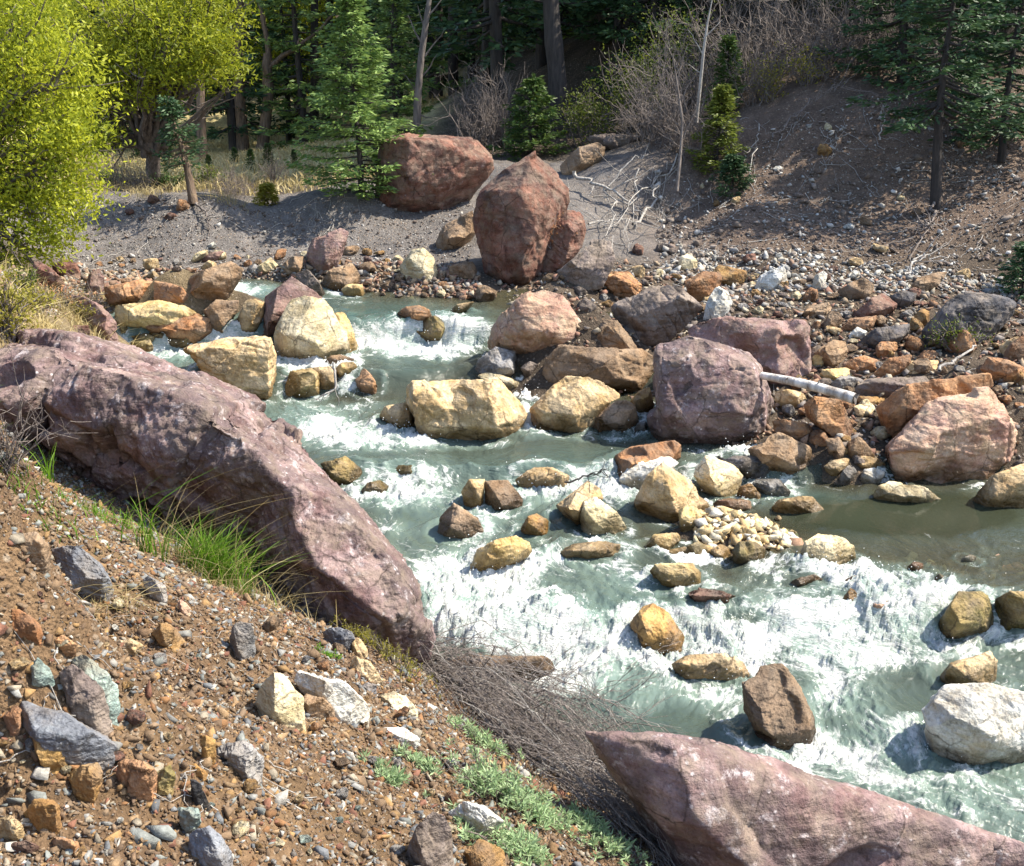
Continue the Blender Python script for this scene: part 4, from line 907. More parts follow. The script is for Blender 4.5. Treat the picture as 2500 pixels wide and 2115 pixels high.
    rp = nd(nt, 'ShaderNodeTexNoise', {'Vector': fv, 'Scale': 5.0, 'Detail': 5.0, 'Roughness': .6}).outputs[0]
    h2 = nd(nt, 'ShaderNodeBump', {'Height': rp, 'Strength': math_n(nt, 'SUBTRACT', .5, math_n(nt, 'MULTIPLY', clm, .44)), 'Distance': .06})
    nt.links.new(body, bs.inputs['Base Color'])
    bs.inputs['Roughness'].default_value = .09
    bs.inputs['IOR'].default_value = 1.33
    nt.links.new(h2.outputs[0], bs.inputs['Normal'])
    fo = nd(nt, 'ShaderNodeBsdfPrincipled', {'Base Color': mix(nt, ramp(nt, math_n(nt, 'ADD', math_n(nt, 'MULTIPLY', a1, .6), math_n(nt, 'MULTIPLY', a3, .4)), [(.40, 0.0), (.56, 1.0)]), (.30, .395, .36), (.82, .83, .80)), 'Roughness': .55, 'Subsurface Weight': 0.0, 'Normal': hh.outputs[0]})
    tr = nd(nt, 'ShaderNodeBsdfTransparent', {'Color': (.62, .66, .52, 1)})
    clear = ramp(nt, dpt, [(.0, .75), (.35, .10)])
    fr = nd(nt, 'ShaderNodeFresnel', {'IOR': 1.33, 'Normal': h2.outputs[0]}).outputs[0]
    ms0 = nd(nt, 'ShaderNodeMixShader', {0: math_n(nt, 'MULTIPLY', clear, math_n(nt, 'SUBTRACT', 1.0, fr)), 1: bs.outputs[0], 2: tr.outputs[0]})
    ms = nd(nt, 'ShaderNodeMixShader', {0: cover, 1: ms0.outputs[0], 2: fo.outputs[0]})
    nt.links.new(ms.outputs[0], nt.nodes['Material Output'].inputs['Surface'])
    me = new_mesh('creek_water', V[used], Fq, m)
    set_attr(me, 'foam', f[used]); set_attr(me, 'calm', calm[used]); set_attr(me, 'depth', depth[used])
    set_attr(me, 'flow', np.stack([s_ * .95, n_ * 1.1, z * 2.2], 1)[used], 'FLOAT_VECTOR')
    link('creek_water', me, kind='structure')
    return np.stack([x, y, z], 1)[used], f[used]
WV, WF = build_water()
def spray():
    """loose drops thrown up over the white water"""
    r = np.random.default_rng(12)
    w = np.clip(WF - .45, 0, 1) * WV[:, 1] ** .5; w /= w.sum()
    n = 2600
    i = r.choice(len(WV), n, p=w)
    P = WV[i] + r.normal(size=(n, 3)) * .03; P[:, 2] = WV[i, 2] + np.abs(r.normal(size=n)) ** 1.5 * .045 * np.clip(WF[i], 0, 1) + .004
    s = r.uniform(.0018, .0045, n) * (.5 + .09 * WV[i, 1])
    O = np.array([(1,0,0),(-1,0,0),(0,1,0),(0,-1,0),(0,0,1),(0,0,-1)], float)
    Fo = np.array([(0,2,4),(2,1,4),(1,3,4),(3,0,4),(2,0,5),(1,2,5),(3,1,5),(0,3,5)])
    V = (P[:, None] + O[None] * s[:, None, None]).reshape(-1, 3)
    Fa = (Fo[None] + (np.arange(n) * 6)[:, None, None]).reshape(-1, 3)
    m, nt, bs = mat_new('spray_drops'); bs.inputs['Base Color'].default_value = (.85, .87, .86, 1); bs.inputs['Roughness'].default_value = .3
    link('spray', new_mesh('spray', V, Fa, m), kind='stuff', label='white drops of spray over the rapids', cat='spray')
spray()
# ------------------------------------------------------------------ smaller stones, each an object of its own, then loose gravel
def proto_stone(seed, flat):
    r = np.random.default_rng(seed)
    P = r.normal(size=(22, 3)); P /= np.linalg.norm(P, axis=1)[:, None]
    P *= r.uniform(.8, 1.1, (22, 1)) * np.array([1.0, r.uniform(.65, .95), flat]) * .5
    me = remesh(hull_mesh([P]), .045)
    V = roughen(me, 1.0, seed, 1.2, 9, .8, 2)
    wet = np.zeros(len(V))
    put_v(me, V - V.mean(0))
    me.polygons.foreach_set('use_smooth', np.ones(len(me.polygons), bool))
    set_attr(me, 'wet', wet)
    return me
PROTO = [(proto_stone(50 + k, f), s) for k, (f, s) in enumerate([(.8, 'blocky'), (.72, 'angular'), (.45, 'flat'), (.35, 'slabby'), (.62, 'wedge shaped'), (.85, 'rounded'), (.55, 'squat'), (.7, 'chunky')])]
_cache = {}
def stone_mesh(k, mat):
    if (k, mat) not in _cache:
        me = PROTO[k][0].copy(); me.materials.clear(); me.materials.append(M[mat]); _cache[(k, mat)] = me
    return _cache[(k, mat)]
CN = {'rust': 'rusty', 'brown': 'brown', 'tan': 'tan', 'grey': 'grey', 'white': 'whitish', 'cream': 'cream coloured', 'red': 'red', 'dark': 'dark', 'yellow': 'yellow', 'mauve': 'purplish', 'ochre': 'ochre', 'olive': 'mossy',
      'greybrown': 'grey brown', 'bluegrey': 'blue grey', 'teal': 'greenish', 'salmon': 'pinkish', 'purple': 'purple'}
_used = set(o.get('label') for o in COL.objects)
def inside(P, u, v):
    x, y = P[:, 0], P[:, 1]; x2, y2 = np.roll(x, -1), np.roll(y, -1)
    c = ((y > v) != (y2 > v)) & (u < (x2 - x) * (v - y) / (y2 - y + 1e-9) + x)
    return c.sum() % 2 == 1
import re as _re
def short(l):
    w = _re.split(r' (?:with|beside|by|on|in|at|of|behind|under|below|between|against|from|before|set|lying|that|just|and) ', l)[0].split()
    l2 = ' '.join(w)
    return l2 if len(w) >= 2 else ' '.join(l.split()[:6])
_sh = {}
for r_ in ROCKS: _sh.setdefault(short(r_['label']), []).append(r_)
LAND = [(k, v[0]) for k, v in _sh.items() if len(v) == 1 and 2 <= len(k.split()) <= 7 and v[0]['size'] > .12]
def auto_label(p, size, col, shape, word='stone'):
    near = sorted(LAND, key=lambda kv: np.linalg.norm(kv[1]['c'] - p) / (.5 + kv[1]['size']))[:14]
    for k, r in near:
        d = p - r['c']
        if abs(d[0]) > .8 * abs(d[1]): rel = 'on the far bank side of' if d[0] > 0 else 'on the near bank side of'
        else: rel = 'upstream of' if d[1] > 0 else 'downstream of'
        for sz in (('small' if size < .16 else 'middling' if size < .3 else 'big'),):
            lab = f'{sz} {shape} {col} {word} {rel} the {k}'
            if len(lab.split()) <= 16 and lab not in _used:
                _used.add(lab); return lab
    return None
NST = 0
def stone(u, v, wpx, mat, k=None, group='loose stones along the creek', label=None, name='stone'):
    """a stone wpx (photo pixels) wide whose foot is seen at u, v"""
    global NST
    p = hit(u, v)
    w = wpx / F_PX * p[1]
    k = rng.integers(len(PROTO)) if k is None else k
    sc = np.array([1, rng.uniform(.75, 1.05), rng.uniform(.8, 1.1)]) * w
    lab = label or auto_label(p, w, CN[mat], PROTO[k][1], 'rock' if name == 'river_rock' else 'stone')
    if lab is None: return
    o = link(name, stone_mesh(k, mat), (p[0], p[1] + .3 * w, p[2] + .20 * w), label=lab, cat='rock' if name == 'river_rock' else 'stone', group=group)
    o.scale = sc; o.rotation_euler = (rng.uniform(-.35, .35), rng.uniform(-.35, .35), rng.uniform(0, 6.28))
    NST += 1
    return o
_big = [r['P'] for r in ROCKS]
def scatter_stones(poly, n, wr, mats, group, name='stone'):
    P = np.array(poly, float) * K
    lo, hi = P.min(0), P.max(0)
    done = []; tries = 0
    while len(done) < n and tries < n * 40:
        tries += 1
        u, v = rng.uniform(lo, hi)
        if not inside(P, u, v): continue
        f = rng.uniform() ** 2.2
        w = (wr[0] + (wr[1] - wr[0]) * f) * K
        if any(inside(b, u, v) for b in _big): continue
        if any(abs(u - a) < .36 * (w + c) and abs(v - b) < .22 * (w + c) for a, b, c in done): continue
        done.append((u, v, w))
        stone(u, v, w, mats[rng.integers(len(mats))], group=group, name=name)
BARM = ['rust', 'rust', 'brown', 'tan', 'brown', 'greybrown', 'grey', 'red', 'ochre', 'cream']
scatter_stones([(1100,570),(1350,560),(1700,590),(2085,640),(2085,860),(1880,800),(1760,960),(1560,900),(1650,700),(1400,640),(1200,640)], 170, (30, 104), BARM, 'loose rocks of the rocky bar', 'river_rock')
scatter_stones([(180,535),(560,528),(760,520),(960,560),(1000,622),(760,605),(640,560),(380,560),(200,585)], 80, (22, 76), ['brown', 'brown', 'greybrown', 'tan', 'rust', 'rust', 'grey', 'cream', 'mauve', 'ochre'], 'loose rocks along the far shore', 'river_rock')
scatter_stones([(1340,505),(1750,545),(2085,575),(2085,625),(1700,600),(1350,560)], 34, (16, 46), ['white', 'white', 'grey', 'cream', 'tan', 'greybrown', 'red'], 'pale stones at the scree foot')
scatter_stones([(1500,1040),(1590,1060),(1640,1110),(1560,1120),(1440,1120),(1420,1060)], 14, (20, 40), ['cream', 'tan', 'yellow', 'white'], 'pebbles of the islet')
scatter_stones([(0,1200),(300,1230),(560,1260),(760,1380),(900,1500),(980,1650),(1000,1764),(0,1764)], 84, (20, 66), ['ochre', 'rust', 'grey', 'white', 'bluegrey', 'brown', 'tan', 'cream', 'teal', 'red'], 'loose stones on the near bank')
for u, v, w, mt, lb in ((1688,268,30,'cream','rounded pale stone stuck high in the scree'), (1682,318,48,'ochre','orange brown stone stuck in the scree under the rounded pale one'), (1587,352,36,'white','white capped stone jutting from the scree near the lime fir'),
                        (1732,472,40,'white','pale flat stone lying in the middle of the scree'), (1765,460,44,'brown','brown stone under the dark leaning tree'), (1795,520,60,'tan','tan stone half buried near the scree foot'),
                        (1870,440,34,'brown','brown stone next to the roots of the dark tree'), (1960,300,40,'brown','brown stone in the shaded upper scree'), (1995,470,22,'white','small white stone in the shaded scree'),
                        (1835,410,26,'cream','pale stone beside the trunk of the dark tree'), (1500,415,30,'tan','tan stone below the dark little fir on the scree'), (1460,420,24,'ochre','ochre stone below the lime fir'),
                        (1430,385,18,'cream','small cream stone in the roots on the scree'), (430,508,28,'white','white stone on the far bank under the roots'), (310,415,34,'red','red stone in the cut face of the far bank'),
                        (370,430,44,'rust','rust stone in the cut face of the far bank'), (262,440,30,'red','red chip in the cut face of the far bank'), (345,450,34,'red','squared red stone in the cut face of the far bank'), (1300,520,40,'red','red brown stone below the driftwood'), (1370,520,30,'greybrown','grey brown stone below the driftwood')):
    stone(u * K, v * K, w * K, mt, group='stones held in the steep banks', label=lb)

# loose gravel: too many to count
def low_protos(n):
    out = []
    for k in range(n):
        r = np.random.default_rng(900 + k)
        P = r.normal(size=(10, 3)); P /= np.linalg.norm(P, axis=1)[:, None]
        P *= r.uniform(.8, 1.1, (10, 1)) * np.array([1.0, r.uniform(.5, .95), r.uniform(.3, .75)]) * .5
        me = hull_mesh([P]); V = get_v(me)
        me.calc_loop_triangles()
        T = np.empty(len(me.loop_triangles) * 3, np.int32); me.loop_triangles.foreach_get('vertices', T)
        out.append((V, T.reshape(-1, 3))); bpy.data.meshes.remove(me)
    return out
LOW = low_protos(12)
def gravel_mat():
    m, nt, bs = mat_new('gravel_stone')
    at = nd(nt, 'ShaderNodeAttribute', attribute_name='gcol').outputs['Color']
    tc = nd(nt, 'ShaderNodeTexCoord').outputs['Object']
    n = nd(nt, 'ShaderNodeTexNoise', {'Vector': tc, 'Scale': 60.0, 'Detail': 5.0, 'Roughness': .7}).outputs[0]
    nt.links.new(mix(nt, .8, at, ramp(nt, n, [(.3, .55), (.5, 1.0), (.7, 1.35)]), 'MULTIPLY'), bs.inputs['Base Color'])
    nt.links.new(nd(nt, 'ShaderNodeBump', {'Height': n, 'Strength': .6, 'Distance': .01}).outputs[0], bs.inputs['Normal'])
    bs.inputs['Roughness'].default_value = .9
    return m
GM = gravel_mat()
GC = {'near': [(.21,.125,.055),(.20,.10,.04),(.26,.17,.09),(.14,.09,.05),(.27,.23,.17),(.21,.205,.19),(.13,.135,.14),(.36,.34,.30),(.17,.075,.045),(.17,.115,.07),(.25,.15,.06),(.16,.105,.06),(.14,.088,.05),(.18,.19,.175)],
      'foot': [(.34,.33,.30),(.46,.45,.42),(.25,.24,.23),(.40,.36,.29),(.30,.25,.20),(.20,.17,.15)],
      'soil': [(.145,.095,.055),(.18,.118,.07),(.115,.074,.045),(.20,.135,.08),(.15,.098,.055),(.16,.14,.12)],
      'scree': [(.15,.12,.10),(.20,.165,.14),(.30,.28,.25),(.12,.095,.08),(.17,.125,.10),(.15,.115,.09),(.45,.43,.40)],
      'bar': [(.24,.145,.09),(.19,.12,.08),(.29,.215,.14),(.19,.165,.15),(.28,.265,.24),(.21,.11,.075),(.36,.31,.23),(.14,.11,.09)],
      'pale': [(.56,.46,.28),(.50,.38,.20),(.60,.54,.40),(.48,.33,.15),(.50,.47,.40)]}
def gravel(label, x, y, size, pal, lift=.2, on=None):
    n = len(x)
    z = (on or ground_z)(x, y)
    pal = np.array(GC[pal])
    c = pal[rng.integers(len(pal), size=n)] * rng.uniform(.7, 1.2, (n, 1))
    yaw = rng.uniform(0, 6.28, n); tx = rng.uniform(-.5, .5, n); ty = rng.uniform(-.5, .5, n)
    kk = rng.integers(len(LOW), size=n)
    Vs, Fs, Cs, off = [], [], [], 0
    for k in range(len(LOW)):
        s = np.where(kk == k)[0]
        if not len(s): continue
        P, T = LOW[k]
        Q = P[None] * size[s, None, None]
        a, b = np.cos(yaw[s])[:, None], np.sin(yaw[s])[:, None]
        X = a * Q[..., 0] - b * Q[..., 1]; Y = b * Q[..., 0] + a * Q[..., 1]; Z = Q[..., 2] + tx[s][:, None] * X + ty[s][:, None] * Y
        Vs.append(np.stack([X + x[s][:, None], Y + y[s][:, None], Z + (z[s] + lift * size[s])[:, None]], -1).reshape(-1, 3))
        Fs.append((T[None] + (np.arange(len(s)) * len(P))[:, None, None]).reshape(-1, 3) + off)
        Cs.append(np.repeat(c[s], len(P), 0)); off += len(s) * len(P)
    me = new_mesh('gravel', np.concatenate(Vs), np.concatenate(Fs), GM, smooth=False)
    set_attr(me, 'gcol', np.concatenate(Cs), 'FLOAT_COLOR')
    link('gravel', me, kind='stuff', label=label, cat='gravel')
def in_view(x, y, z, m=120):
    P = project(np.stack([x, y, z], -1))
    return (P[:, 0] > -m) & (P[:, 0] < 2500 + m) & (P[:, 1] > -m) & (P[:, 1] < 2115 + m)
def near_gravel():
    n = 420000
    y = 1.3 + 6.2 * rng.uniform(size=n) ** 1.5; x = rng.uniform(-3.6, 1.3, n)
    g = ground_smooth(x, y)
    ok = (g > water_z(x, y) + .02) & in_view(x, y, g) & (x > -3.4)
    x, y = x[ok], y[ok]
    s = np.exp(rng.normal(np.log(.0135), .60, len(x))); s = np.clip(s * (.75 + .09 * y), .005, .065)
    gravel('brown and grey gravel covering the near bank slope', x[:36000], y[:36000], s[:36000], 'near', .06)
    k = slice(len(x) - 6500, len(x))
    gravel('angular fragments of rock strewn down the near bank', x[k], y[k], np.clip(.02 / rng.uniform(.12, 1.0, len(x[k])) ** .7, .02, .085), 'near', .08)
    k = slice(36000, min(100000, len(x) - 6500))
    gravel('crumbs of brown soil between the near bank gravel', x[k], y[k], np.clip(s[k] * .75, .004, .03), 'soil', .15)
near_gravel()
def zone_gravel(label, poly, n, med, sig, pal, mx, cond=None):
    P = np.array([hit(u * K, v * K) for u, v in poly])[:, :2]
    lo, hi = P.min(0), P.max(0)
    x = rng.uniform(lo[0], hi[0], n * 4); y = rng.uniform(lo[1], hi[1], n * 4)
    X, Y = P[:, 0], P[:, 1]; X2, Y2 = np.roll(X, -1), np.roll(Y, -1)
    c = ((Y[None] > y[:, None]) != (Y2[None] > y[:, None])) & (x[:, None] < (X2 - X)[None] * (y[:, None] - Y[None]) / (Y2 - Y + 1e-9)[None] + X[None])
    ok = c.sum(1) % 2 == 1
    x, y = x[ok][:n], y[ok][:n]
    if cond is not None:
        k = cond(x, y); x, y = x[k], y[k]
    s = np.clip(np.exp(rng.normal(np.log(med), sig, len(x))), med * .4, mx)
    gravel(label, x, y, s, pal)
zone_gravel('stony debris scattered over the brown scree', [(1340,520),(2140,575),(2140,230),(1720,200),(1500,310),(1330,345)], 9500, .027, .66, 'scree', .2)
zone_gravel('grit on the grey spoil heap of the far bank', [(100,530),(960,540),(960,400),(700,395),(400,405),(120,400)], 6500, .022, .55, 'scree', .11)
zone_gravel('rubble between the boulders of the rocky bar', [(1000,560),(1340,540),(2140,590),(2140,960),(1800,970),(1600,920),(1250,880),(1100,700)], 6000, .05, .5, 'bar', .15, lambda x, y: ground_smooth(x, y) > water_z(x, y) - .12)
zone_gravel('rubble along the far shore', [(120,525),(960,545),(1010,625),(700,605),(560,575),(200,590)], 4500, .055, .5, 'bar', .16, lambda x, y: ground_smooth(x, y) > water_z(x, y) - .10)
zone_gravel('pale pebbles heaped on the islet', [(1400,1060),(1500,1035),(1600,1055),(1660,1115),(1560,1125),(1420,1125)], 420, .075, .45, 'pale', .17)
zone_gravel('broken pale stones along the scree foot', [(1340,500),(1750,535),(2120,560),(2120,610),(1700,605),(1350,570)], 1800, .055, .5, 'foot', .16)
zone_gravel('stones showing in the shallow riffle below the pool', [(1600,1110),(2120,1110),(2120,1200),(1700,1180)], 260, .10, .4, 'bar', .2)
zone_gravel('loose stones on the upper near bank', [(-60,560),(140,560),(270,700),(-60,720)], 5000, .03, .55, 'bar', .10)
# ------------------------------------------------------------------ plants
def leaf_mat(name, c1, c2, trans=.5, rough=.55):
    m, nt, bs = mat_new(name)
    at = nd(nt, 'ShaderNodeAttribute', attribute_name='tint').outputs['Fac']
    oi = nd(nt, 'ShaderNodeObjectInfo').outputs['Random']
    col = mix(nt, at, c1, c2)
    col = nd(nt, 'ShaderNodeHueSaturation', {'Color': col, 'Value': math_n(nt, 'ADD', .85, math_n(nt, 'MULTIPLY', oi, .3))}).outputs[0]
    nt.links.new(col, bs.inputs['Base Color']); bs.inputs['Roughness'].default_value = rough
    bs.inputs['Specular IOR Level'].default_value = .3
    tl = nd(nt, 'ShaderNodeBsdfTranslucent', {'Color': col})
    ms = nd(nt, 'ShaderNodeMixShader', {0: trans, 1: bs.outputs[0], 2: tl.outputs[0]})
    nt.links.new(ms.outputs[0], nt.nodes['Material Output'].inputs['Surface'])
    return m
def bark_mat(name, c1, c2, scale=20.0):
    m, nt, bs = mat_new(name)
    tc = nd(nt, 'ShaderNodeTexCoord').outputs['Object']
    mp = nd(nt, 'ShaderNodeMapping', {'Vector': tc, 'Scale': (1, 1, .18)}).outputs[0]
    n = nd(nt, 'ShaderNodeTexNoise', {'Vector': mp, 'Scale': scale, 'Detail': 6.0, 'Roughness': .65}).outputs[0]
    nt.links.new(ramp(nt, n, [(.35, c1), (.62, c2)]), bs.inputs['Base Color'])
    nt.links.new(nd(nt, 'ShaderNodeBump', {'Height': n, 'Strength': .9, 'Distance': .03}).outputs[0], bs.inputs['Normal'])
    bs.inputs['Roughness'].default_value = .9
    return m
L = {'cotton': leaf_mat('cottonwood_leaf', (.12, .165, .012), (.47, .485, .035), .5),
     'spruce': leaf_mat('spruce_needle', (.075, .14, .036), (.22, .31, .08), .3),
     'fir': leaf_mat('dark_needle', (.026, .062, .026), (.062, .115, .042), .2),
     'lime': leaf_mat('lime_needle', (.10, .14, .02), (.20, .23, .035), .3),
     'green': leaf_mat('green_needle', (.035, .085, .02), (.09, .13, .025), .25),
     'bush': leaf_mat('bush_leaf', (.07, .11, .015), (.15, .17, .025), .45),
     'yellow': leaf_mat('yellow_bush_leaf', (.20, .19, .02), (.34, .30, .05), .45),
     'sage': leaf_mat('sage_leaf', (.22, .34, .15), (.44, .55, .30), .35),
     'grass': leaf_mat('grass_blade', (.07, .18, .01), (.22, .38, .03), .45),
     'straw': leaf_mat('dry_straw', (.36, .27, .10), (.55, .46, .24), .3),
     'orange': leaf_mat('dead_needle', (.35, .15, .06), (.45, .24, .12), .3)}
BK = {'grey': bark_mat('grey_bark', (.06, .05, .045), (.17, .14, .12)), 'brown': bark_mat('brown_bark', (.07, .045, .03), (.20, .14, .095)), 'dark': bark_mat('dark_bark', (.018, .015, .013), (.05, .04, .035)),
      'dead': bark_mat('weathered_wood', (.20, .18, .16), (.44, .41, .37), 30.0), 'twig': bark_mat('dry_twig', (.10, .08, .07), (.24, .20, .175), 40.0), 'white': bark_mat('peeled_log_wood', (.16, .12, .09), (.68, .65, .60), 9.0),
      'brush': bark_mat('dead_brush_stem', (.12, .10, .088), (.32, .27, .235), 60.0)}

def leaves(P, ln, wd, r, up=.3, D=None):
    """one quad per point: P (n,3); random directions, or D"""
    n = len(P)
    d = r.normal(size=(n, 3)) if D is None else D + .25 * r.normal(size=(n, 3))
    d /= np.linalg.norm(d, axis=1)[:, None] + 1e-9
    nn = r.normal(size=(n, 3)) + np.array([0, 0, up])
    s = np.cross(d, nn); s /= np.linalg.norm(s, axis=1)[:, None] + 1e-9
    ln = np.broadcast_to(ln, n)[:, None] * r.uniform(.7, 1.25, (n, 1)); wd = np.broadcast_to(wd, n)[:, None] * r.uniform(.75, 1.2, (n, 1))
    V = np.stack([P, P + d * ln * .45 + s * wd * .5, P + d * ln, P + d * ln * .45 - s * wd * .5], 1).reshape(-1, 3)
    return V, np.arange(4 * n).reshape(-1, 4)
def leaf_mesh(name, V, Fq, mat, r, tint=None):
    me = new_mesh(name, V, Fq, mat, smooth=False)
    t = r.uniform(size=len(V) // 4) if tint is None else tint
    set_attr(me, 'tint', np.repeat(t, 4))
    return me
def thing(name, loc, label, cat, group=None):
    return link(name, None, loc, label=label, cat=cat, group=group)
def copy_thing(src, loc, scale=1.0, rz=None, label=None, group=None, lean=(0, 0)):
    c = src.copy(); COL.objects.link(c)
    c.location = loc; c.scale = (scale,) * 3 if np.isscalar(scale) else scale
    c.rotation_euler = (lean[0], lean[1], rng.uniform(0, 6.28) if rz is None else rz)
    if label: c['label'] = label
    if group: c['group'] = group
    for ch in list(src.children):
        d = ch.copy(); COL.objects.link(d); d.parent = c
    return c
def wander(a, b, n, amp, r):
    t = np.linspace(0, 1, n)[:, None]
    P = a + (b - a) * t
    L_ = np.linalg.norm(b - a)
    w = np.cumsum(r.normal(size=(n, 3)), 0) * amp * L_ / math.sqrt(n)
    w -= t * w[-1]
    return P + w

# ---- conifers
def make_conifer(h, rad, seed, mat, dens=1.0, bare=.06, droop=.35, tuft=.085, bark='dark', trunk_r=None, gap=.2):
    r = np.random.default_rng(seed)
    tr = trunk_r or h * .014 + .01
    zt = np.linspace(0, h, 12)
    P = np.stack([.015 * h * np.sin(zt / h * 5 + seed), .012 * h * np.cos(zt / h * 4 + seed), zt], 1); P[:, :2] -= P[0, :2]
    lines = [(P, tr * (1 - .93 * zt / h))]
    LP, LD, LL = [], [], []
    z = bare * h
    while z < h * .985:
        f = (z / h - bare) / (1 - bare)
        Lb = rad * (1 - f) ** .85 * (.75 + .25 * min(1, f * 8)) + .03
        nb = int(r.integers(5, 8))
        a0 = r.uniform(0, 6.28)
        for k in range(nb):
            if r.uniform() < gap: continue
            a = a0 + k * 6.283 / nb + r.normal() * .25
            Lk = Lb * r.uniform(.55, 1.22)
            n = max(4, int(Lk / .07))
            t = np.linspace(0, 1, n)
            dr = droop * (1 - .8 * f)
            bz = z + r.normal() * .02 * h + Lk * (.18 * t - dr * t + .45 * dr * t ** 3 + (.25 * f) * t)
            base = np.array([np.interp(z, zt, P[:, 0]), np.interp(z, zt, P[:, 1])])
            B = np.stack([base[0] + np.cos(a) * Lk * t, base[1] + np.sin(a) * Lk * t, bz], 1)
            lines.append((B[::max(1, n // 4)], np.linspace(tr * .28 * (1 - f) + .004, .002, len(B[::max(1, n // 4)]))))
            d0 = np.array([np.cos(a), np.sin(a), 0]); sd = np.array([-np.sin(a), np.cos(a), 0])
            m = int(n * 5 * dens)
            ti = r.uniform(.12, 1.0, m) ** .8
            pos = np.stack([np.interp(ti, t, B[:, q]) for q in range(3)], 1)
            side = r.choice([-1, 1], m)
            sl = (Lk * .38 * (1 - ti) + tuft * .9) * r.uniform(.2, 1, m)
            dirs = d0[None] * .75 + sd[None] * side[:, None] * .8
            pos = pos + dirs * (sl * r.uniform(.0, 1.0, m))[:, None] + r.normal(size=(m, 3)) * np.array([.01, .01, .018]) * (1 + h * .15)
            LP.append(pos); LD.append(dirs + np.array([0, 0, -.12])); LL.append(np.full(m, tuft))
        z += (h * .026 + .05 * (1 - f)) * r.uniform(.8, 1.2) / max(.6, min(1.0, dens))
    m = 40
    zz = r.uniform(h * .93, h * 1.02, m)
    LP.append(np.stack([np.zeros(m) + P[-1, 0], np.zeros(m) + P[-1, 1], zz], 1)); LD.append(np.stack([r.normal(size=m), r.normal(size=m), np.full(m, 1.3)], 1)); LL.append(np.full(m, tuft * .7))
    LP, LD, LL = np.concatenate(LP), np.concatenate(LD), np.concatenate(LL)
    V, Fq = leaves(LP, LL * 1.25, LL * .42, r, up=1.2, D=LD)
    tv, tf = tubes(lines, 5)
    return new_mesh('trunk', tv, tf, BK[bark]), leaf_mesh('crown', V, Fq, L[mat], r)
def conifer_thing(loc, label, cat='conifer tree', group=None, name='conifer_tree', rz=0, **k):
    t, c = make_conifer(**k)
    o = thing(name, loc, label, cat, group)
    o.rotation_euler = (0, 0, rz)
    link('trunk', t, parent=o); link('crown', c, parent=o)
    return o
def foot(u, v): return hit(u * K, v * K)

def tall(u, vb, vt, y=None):
    """foot seen at (u, vb), tip at vt: returns foot point and height"""
    p = foot(u, vb) if y is None else at_y(u * K, vb * K, y)
    q = at_y(u * K, vt * K, p[1])
    return p, q[2] - p[2]
p, h = tall(735, 392, -30); conifer_thing(p, 'bright blue green spruce beside the square red boulder', h=h, rad=.95, seed=1, mat='spruce', dens=1.8, tuft=.08, bare=.02, gap=.05, name='spruce_tree', cat='spruce tree', group='young conifers along the creek')
p, h = tall(815, 345, -60, 21.0); conifer_thing(p, 'pale sunlit spruce just behind the bright blue green one', h=h, rad=.9, seed=2, mat='spruce', dens=1.5, tuft=.085, bare=.04, gap=.08, name='spruce_tree', cat='spruce tree', group='young conifers along the creek')
p, h = tall(1083, 335, 158, 19.2); conifer_thing(p, 'small bushy green fir behind the pointed red boulder', h=h, rad=.72, seed=3, mat='green', dens=1.7, tuft=.075, bare=.0, name='fir_tree', cat='fir tree', group='young conifers along the creek')
p, h = tall(1460, 345, 178); conifer_thing(p, 'bright lime little fir on the edge of the scree', h=h, rad=.42, seed=4, mat='lime', dens=2.4, tuft=.055, bare=.0, droop=.1, name='fir_tree', cat='fir tree', group='young conifers along the creek')
p, h = tall(1472, 260, 78, 18.4); conifer_thing(p, 'narrow green fir standing above the lime one', h=h, rad=.36, seed=5, mat='green', dens=1.3, tuft=.06, bare=.02, name='fir_tree', cat='fir tree', group='young conifers along the creek')
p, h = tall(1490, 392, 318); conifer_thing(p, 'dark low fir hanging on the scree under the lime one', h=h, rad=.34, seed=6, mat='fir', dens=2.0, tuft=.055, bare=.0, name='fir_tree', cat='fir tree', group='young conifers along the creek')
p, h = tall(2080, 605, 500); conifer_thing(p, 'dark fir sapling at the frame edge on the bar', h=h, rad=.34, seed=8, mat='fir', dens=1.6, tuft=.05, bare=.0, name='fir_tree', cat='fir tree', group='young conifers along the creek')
# dark tree on the right with a bare lower trunk
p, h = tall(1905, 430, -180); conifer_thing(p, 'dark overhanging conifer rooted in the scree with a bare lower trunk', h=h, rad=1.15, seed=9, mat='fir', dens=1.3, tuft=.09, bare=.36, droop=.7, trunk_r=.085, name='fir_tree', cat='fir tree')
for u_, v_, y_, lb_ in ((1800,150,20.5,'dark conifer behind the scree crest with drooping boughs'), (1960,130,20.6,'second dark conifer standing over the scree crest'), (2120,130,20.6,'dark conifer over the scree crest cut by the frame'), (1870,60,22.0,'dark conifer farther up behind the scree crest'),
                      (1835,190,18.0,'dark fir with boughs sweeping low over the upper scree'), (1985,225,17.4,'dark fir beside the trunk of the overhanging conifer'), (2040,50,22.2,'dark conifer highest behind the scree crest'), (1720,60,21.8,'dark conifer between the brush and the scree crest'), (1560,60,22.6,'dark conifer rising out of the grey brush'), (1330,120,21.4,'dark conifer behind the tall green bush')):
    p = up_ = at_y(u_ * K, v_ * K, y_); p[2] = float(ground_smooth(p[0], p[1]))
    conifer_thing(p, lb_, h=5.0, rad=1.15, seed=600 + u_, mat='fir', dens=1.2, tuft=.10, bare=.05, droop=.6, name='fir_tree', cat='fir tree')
p, h = tall(2040, 330, -260); conifer_thing(p, 'dark dense conifer at the shaded corner of the scree', h=h, rad=1.3, seed=10, mat='fir', dens=1.2, tuft=.10, bare=.12, droop=.6, name='fir_tree', cat='fir tree')
